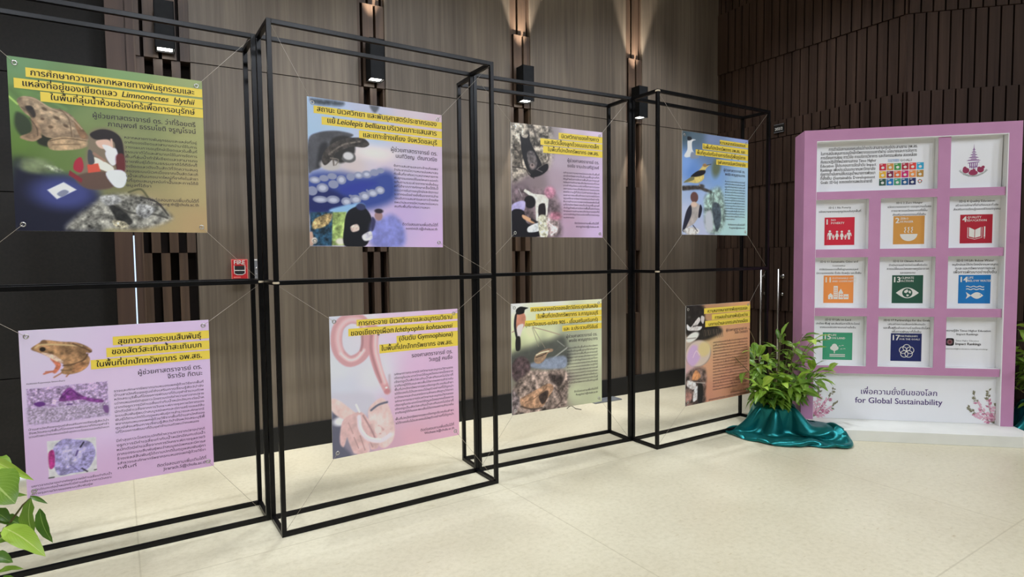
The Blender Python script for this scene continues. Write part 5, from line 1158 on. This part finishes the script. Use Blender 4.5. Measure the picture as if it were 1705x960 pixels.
def bush(t, seed, stems, hmin, hmax, spread, leaf, per, z0=.17, keep=None):
    rnd = random.Random(seed); bm, lay = new_foliage(); st = MB()
    for k in range(stems):
        a = 2 * math.pi * k / stems + rnd.uniform(-.35, .35); H = rnd.uniform(hmin, hmax); out = spread * rnd.uniform(.25, 1.0) * (1.15 - .55 * (H - hmin) / (hmax - hmin + 1e-6))
        b = Vector((.05 * math.cos(a), .05 * math.sin(a), z0)); P = []
        for i in range(7):
            f = i / 6; P.append(b + Vector((math.cos(a) * out * f ** 1.4, math.sin(a) * out * f ** 1.4, (H - z0) * (f - .16 * f * f) / .84)) + Vector((rnd.uniform(-.008, .008), rnd.uniform(-.008, .008), 0)))
        st.tube(P, .0042, .0016, n=6)
        for j in range(per):
            f = .22 + .78 * (j + rnd.random() * .6) / per; f = min(f, 1.0); i = min(5, int(f * 6)); u = f * 6 - i; p = P[i].lerp(P[i + 1], u)
            az = a + rnd.uniform(-1.9, 1.9) if f < .95 else a + rnd.uniform(-.5, .5)
            el = rnd.uniform(-.75, .45) if f < .85 else rnd.uniform(-.2, .8)
            L = leaf * rnd.uniform(.65, 1.2); d = Vector((math.cos(az) * math.cos(el), math.sin(az) * math.cos(el), math.sin(el)))
            pe = p + d * .02
            tip = pe + d * L
            if tip.z < z0 + .02 or (keep and not keep(pe, tip)): continue
            st.tube([p, pe], .0012, n=4)
            add_leaf(bm, lay, pe, tip, L * rnd.uniform(.31, .43), rnd.uniform(.06, .2), rnd.uniform(.15, .4), rnd.uniform(-.5, .5), 2 if (f > .9 and rnd.random() < .55) else rnd.choice((0, 0, 1, 0)))
    st.build('stem', STEM, t); finish_foliage(bm, 'foliage', t)
PC = Vector((3.50, -.52, 0))
t = thing('potted_plant', 'leafy green potted plant in teal satin between the end frame and the pink booth', 'plant', PC, 0, 'leafy plants dressed in teal satin')
pot_parts(t)
E1 = Vector((.716, -.698)); M1 = Vector((-.698, -.716))
def clear_of_booth(a, b):
    for p in (a, b, a.lerp(b, .5)):
        w = Vector((p.x + PC.x - BO[0], p.y + PC.y - BO[1])); s, dep = w.dot(E1), -w.dot(M1)
        if s > -.02 and dep > -.015: return False
        q = Vector((p.x + PC.x, p.y + PC.y))
        if q.x < 3.47 and q.y > -.41: return False
        if q.x < 3.69 and abs(q.y - (-.352)) < .025 and p.z < 2.5 and q.x > 3.60: return False
    return True
bush(t, 21, 23, .34, .78, .36, .15, 21, z0=.17, keep=clear_of_booth)
# the teal cloth: a satin sheet heaped round the pot and over the plinth's corner
def cloth_mesh(outline, center, hpot, rpot, seed, lift=None, slack=1.36, NA=168, NR=52, steps=170):
    """a sheet with slack, pinned at the pot's neck and its hem, left to buckle and settle over pot, floor and plinth"""
    rs = np.random.RandomState(seed)
    angs = [math.atan2(y - center[1], x - center[0]) for x, y in outline]; rads = [math.hypot(x - center[0], y - center[1]) for x, y in outline]
    order = sorted(range(len(angs)), key=lambda i: angs[i]); A = np.array([angs[i] for i in order]); Rr = np.array([rads[i] for i in order])
    A = np.concatenate([A - 2 * math.pi, A, A + 2 * math.pi]); Rr = np.tile(Rr, 3)
    th = np.linspace(-math.pi, math.pi, NA, endpoint=False); R = np.interp(th, A, Rr)
    R = sum(np.roll(R, k) for k in (-2, -1, 0, 1, 2)) / 5
    T, TH = np.meshgrid(np.linspace(0, 1, NR), th); r0 = rpot * .86
    RR = r0 + (R[:, None] - r0) * T
    lf = (lambda x, y: 0 * x) if lift is None else lift
    def init():
        X = center[0] + RR * np.cos(TH); Y = center[1] + RR * np.sin(TH)
        pr = np.clip((RR - rpot) / np.maximum(R[:, None] - rpot, .02), 0, 1)
        Z = np.maximum(hpot * (1 - pr) ** 1.1, lf(X, Y) + .006)
        return np.stack([X, Y, Z], -1)
    P = init(); rest = {}
    def pairs(di, dj):
        Q = np.roll(P, -di, 0)[:, max(dj, 0):NR + min(dj, 0)]; return P[:, max(-dj, 0):NR - max(dj, 0)], Q
    sets = [(1, 0, .9), (0, 1, .9), (1, 1, .5), (1, -1, .5), (4, 0, .30), (0, 4, .30), (2, 2, .12), (2, -2, .12), (8, 0, .1), (0, 7, .1)]
    for di, dj, k in sets:
        a_, q = pairs(di, dj); rest[di, dj] = np.linalg.norm(a_ - q, axis=-1) * (slack if dj == 0 else 1 + (slack - 1) * 1.1 if di == 0 else 1 + (slack - 1) * .8)
    g2, h2 = np.meshgrid(np.arange(NR) / NR, np.arange(NA) / NA)
    P[..., 2] += (fbm(P[..., 0], P[..., 1], 9, seed) * .03 + rs.uniform(0, .006, P.shape[:2])) * np.clip(T * 4, 0, 1) * np.clip((1 - T) * 4, 0, 1) + .01
    pin_in, pin_out = P[:, 0].copy(), P[:, -1].copy(); pin_out[:, 2] = lf(pin_out[:, 0], pin_out[:, 1]) + .004 + .012 * rs.rand(NA) ** 3
    vel = np.zeros_like(P)
    for st_ in range(steps):
        vel[..., 2] -= .0009; vel *= .93; old = P.copy(); P = P + vel
        for it in range(5):
            for di, dj, k in sets:
                ja = slice(max(-dj, 0), NR - max(dj, 0)); jb = slice(max(dj, 0), NR + min(dj, 0))
                Q = np.roll(P, -di, 0)
                d = Q[:, jb] - P[:, ja]; L = np.linalg.norm(d, axis=-1) + 1e-9
                c = d * ((L - rest[di, dj]) / L * k * .25)[..., None]
                D = np.zeros_like(P); D[:, ja] += c
                E = np.zeros_like(P); E[:, jb] -= c
                P = P + D + np.roll(E, di, 0)
            P[:, 0] = pin_in; P[:, -1] = pin_out
        dx, dy = P[..., 0] - center[0], P[..., 1] - center[1]; r = np.hypot(dx, dy) + 1e-9
        ins = (r < rpot * 1.08) & (P[..., 2] < hpot * .97); top = ins & (r < rpot * .97)
        P[..., 2] = np.where(top, hpot * .97, P[..., 2]); sc = np.where(ins & ~top, rpot * 1.08 / r, 1.0)
        P[..., 0] = center[0] + dx * sc; P[..., 1] = center[1] + dy * sc
        fl_ = lf(P[..., 0], P[..., 1]) + .004; low = P[..., 2] < fl_
        P[..., 2] = np.where(low, fl_, P[..., 2])
        vel = np.clip(P - old, -.02, .02); vel[low] *= .3
    for q in range(1):                                    # iron out the single-vertex noise
        S = P.copy(); S[:, 1:-1] = P[:, 1:-1] * .5 + (np.roll(P, 1, 0) + np.roll(P, -1, 0))[:, 1:-1] * .125 + (P[:, :-2] + P[:, 2:]) * .125; P = S
    co = P.reshape(-1, 3); idx = np.arange(NA * NR).reshape(NA, NR); n2 = np.roll(idx, -1, 0)
    F = np.stack([idx[:, :-1], idx[:, 1:], n2[:, 1:], n2[:, :-1]], -1).reshape(-1, 4)
    me = bpy.data.meshes.new('satin_drape'); me.from_pydata(co.tolist(), [], F.tolist()); me.update()
    for p in me.polygons: p.use_smooth = True
    return me
def on_plinth(X, Y):
    wx, wy = X - BO[0], Y - BO[1]; s = wx * E1.x + wy * E1.y; f = wx * M1.x + wy * M1.y
    a = np.clip((s + .035) / .03, 0, 1) * np.clip((.292 - f) / .03, 0, 1); return a * .080
OUT = [(3.22, -.38), (3.165, -.46), (3.15, -.60), (3.185, -.74), (3.25, -.84), (3.33, -.915), (3.43, -.995), (3.495, -1.045), (3.545, -1.02), (3.58, -.955), (3.63, -.90), (3.655, -.83), (3.655, -.74), (3.66, -.66), (3.665, -.56), (3.64, -.44), (3.60, -.40), (3.52, -.385), (3.44, -.385), (3.34, -.375), (3.27, -.37)]
o = put('satin_drape', cloth_mesh(OUT, (PC.x, PC.y), .205, .135, 4, on_plinth), SATIN); tag(o, 'crumpled teal satin cloth heaped around the plant pot left of the booth', 'cloth')
ss = o.modifiers.new('smooth', 'SUBSURF'); ss.levels = ss.render_levels = 1
sm = o.modifiers.new('thickness', 'SOLIDIFY'); sm.thickness = .002; sm.offset = 1
# second dressed plant behind the booth's right side
QC = Vector((4.98, -1.72, 0))
t = thing('potted_plant', 'leafy green potted plant cut off by the right edge of the photo', 'plant', QC, 0, 'leafy plants dressed in teal satin')
pot_parts(t)
def clear_right(a, b):
    for p in (a, b, a.lerp(b, .5)):
        w = Vector((p.x + QC.x - BO[0], p.y + QC.y - BO[1])); s = w.dot(E1)
        if s < BW + .02: return False
        v = Vector((p.x + QC.x - DX, p.y + QC.y - DY))
        if -v.x * math.sin(DROT) + v.y * math.cos(DROT) > -.02: return False
    return True
bush(t, 33, 14, .40, .80, .30, .13, 12, keep=clear_right)
OUT2 = [(QC.x + a, QC.y + b) for a, b in ((-.20, .02), (-.15, .13), (0, .17), (.13, .13), (.20, 0), (.22, -.14), (.12, -.24), (-.02, -.27), (-.14, -.2), (-.2, -.1))]
o = put('satin_drape', cloth_mesh([(QC.x + 1.25 * (a - QC.x), QC.y + 1.25 * (b - QC.y)) for a, b in OUT2], (QC.x, QC.y), .235, .135, 8, None), SATIN); tag(o, 'teal satin cloth under the plant at the right edge of the photo', 'cloth')
sm = o.modifiers.new('thickness', 'SOLIDIFY'); sm.thickness = .002; sm.offset = 1
# plant beside the viewer at the lower left, its outer leaves reaching into view
LC = Vector((-1.10, -1.42, 0))
t = thing('potted_plant', 'green plant in the lower left corner, its large leaves close to the viewer', 'plant', LC, 0)
pot_parts(t, .14, .22)
LEFTLEAVES = [((-0.903, -1.266, 0.844), (-0.811, -1.377, 0.805), 0.03, 0.1, 0.5, 0.9, 2), ((-0.905, -1.326, 0.82), (-0.845, -1.405, 0.765), 0.105, 0.1, 0.12, 0.6, 0), ((-0.933, -1.188, 0.819), (-0.865, -1.294, 0.79), 0.08, 0.1, 0.2, 0.3, 0), ((-0.907, -1.213, 0.701), (-0.831, -1.319, 0.754), 0.028, 0.12, 0.25, 0.5, 0), ((-0.824, -1.324, 0.748), (-0.811, -1.363, 0.646), 0.06, 0.12, 0.2, 1.2, 0), ((-0.81, -1.311, 0.712), (-0.783, -1.358, 0.635), 0.034, 0.1, 0.3, 1.0, 1), ((-0.826, -1.322, 0.751), (-0.79, -1.347, 0.732), 0.012, 0.1, 0.3, 0.8, 1), ((-0.877, -1.34, 0.691), (-0.791, -1.436, 0.635), 0.055, 0.14, 0.22, 0.5, 2), ((-0.9, -1.254, 0.689), (-0.837, -1.32, 0.673), 0.035, 0.1, 0.2, 0.4, 1), ((-0.908, -1.271, 0.716), (-0.871, -1.297, 0.688), 0.04, 0.1, 0.2, 0.4, 1), ((-0.913, -1.272, 0.647), (-0.858, -1.308, 0.64), 0.045, 0.1, 0.25, 0.4, 0), ((-0.907, -1.337, 0.628), (-0.858, -1.382, 0.617), 0.036, 0.1, 0.2, 0.5, 1), ((-0.894, -1.384, 0.596), (-0.831, -1.447, 0.622), 0.022, 0.1, 0.3, 0.4, 0), ((-0.888, -1.412, 0.583), (-0.848, -1.437, 0.6), 0.03, 0.1, 0.3, 0.4, 1)]
LEFTSTEMS = [[(-0.948, -1.258, 0.507), (-0.906, -1.277, 0.634), (-0.866, -1.3, 0.693), (-0.842, -1.313, 0.73), (-0.821, -1.325, 0.751)], [(-0.959, -1.248, 0.552), (-0.93, -1.26, 0.671), (-0.906, -1.267, 0.791), (-0.9, -1.268, 0.844)], [(-0.936, -1.266, 0.492), (-0.91, -1.301, 0.606), (-0.877, -1.34, 0.691)]]

bm, lay = new_foliage(); st = MB()
for b, tip, w, sag, fo, ro, mi in LEFTLEAVES: add_leaf(bm, lay, Vector(b) - LC, Vector(tip) - LC, w, sag, fo, ro, mi)
for P in LEFTSTEMS:
    P = [Vector(p) - LC for p in P]
    root = Vector((random.uniform(-.05, .05), random.uniform(-.05, .05), .19)); mid = root.lerp(P[0], .5) + Vector((0, 0, .06))
    st.tube([root, mid] + P, .005, .0016, n=7)
rnd = random.Random(3)
for k in range(7):
    a = 2.2 + rnd.uniform(-1.3, 1.6); H = rnd.uniform(.55, .85); o_ = rnd.uniform(.05, .22); P = [Vector((.04 * math.cos(a), .04 * math.sin(a), .19)) + Vector((math.cos(a) * o_ * f, math.sin(a) * o_ * f, (H - .19) * f)) for f in (0, .25, .5, .75, 1)]
    st.tube(P, .005, .002, n=6)
    for j in range(7):
        p = P[1 + j // 2 if j < 6 else 4]; az = rnd.uniform(1.7, 4.4); el = rnd.uniform(-.6, .4); L = rnd.uniform(.1, .16)
        tip = p + Vector((math.cos(az) * math.cos(el), math.sin(az) * math.cos(el), math.sin(el))) * L
        add_leaf(bm, lay, p, tip, L * .36, .12, .25, rnd.uniform(-.4, .4), rnd.choice((0, 1)))
st.build('stem', STEM, t); finish_foliage(bm, 'foliage', t)
for m_ in (_dummy, _dummy2, _dummy3): bpy.data.materials.remove(m_)
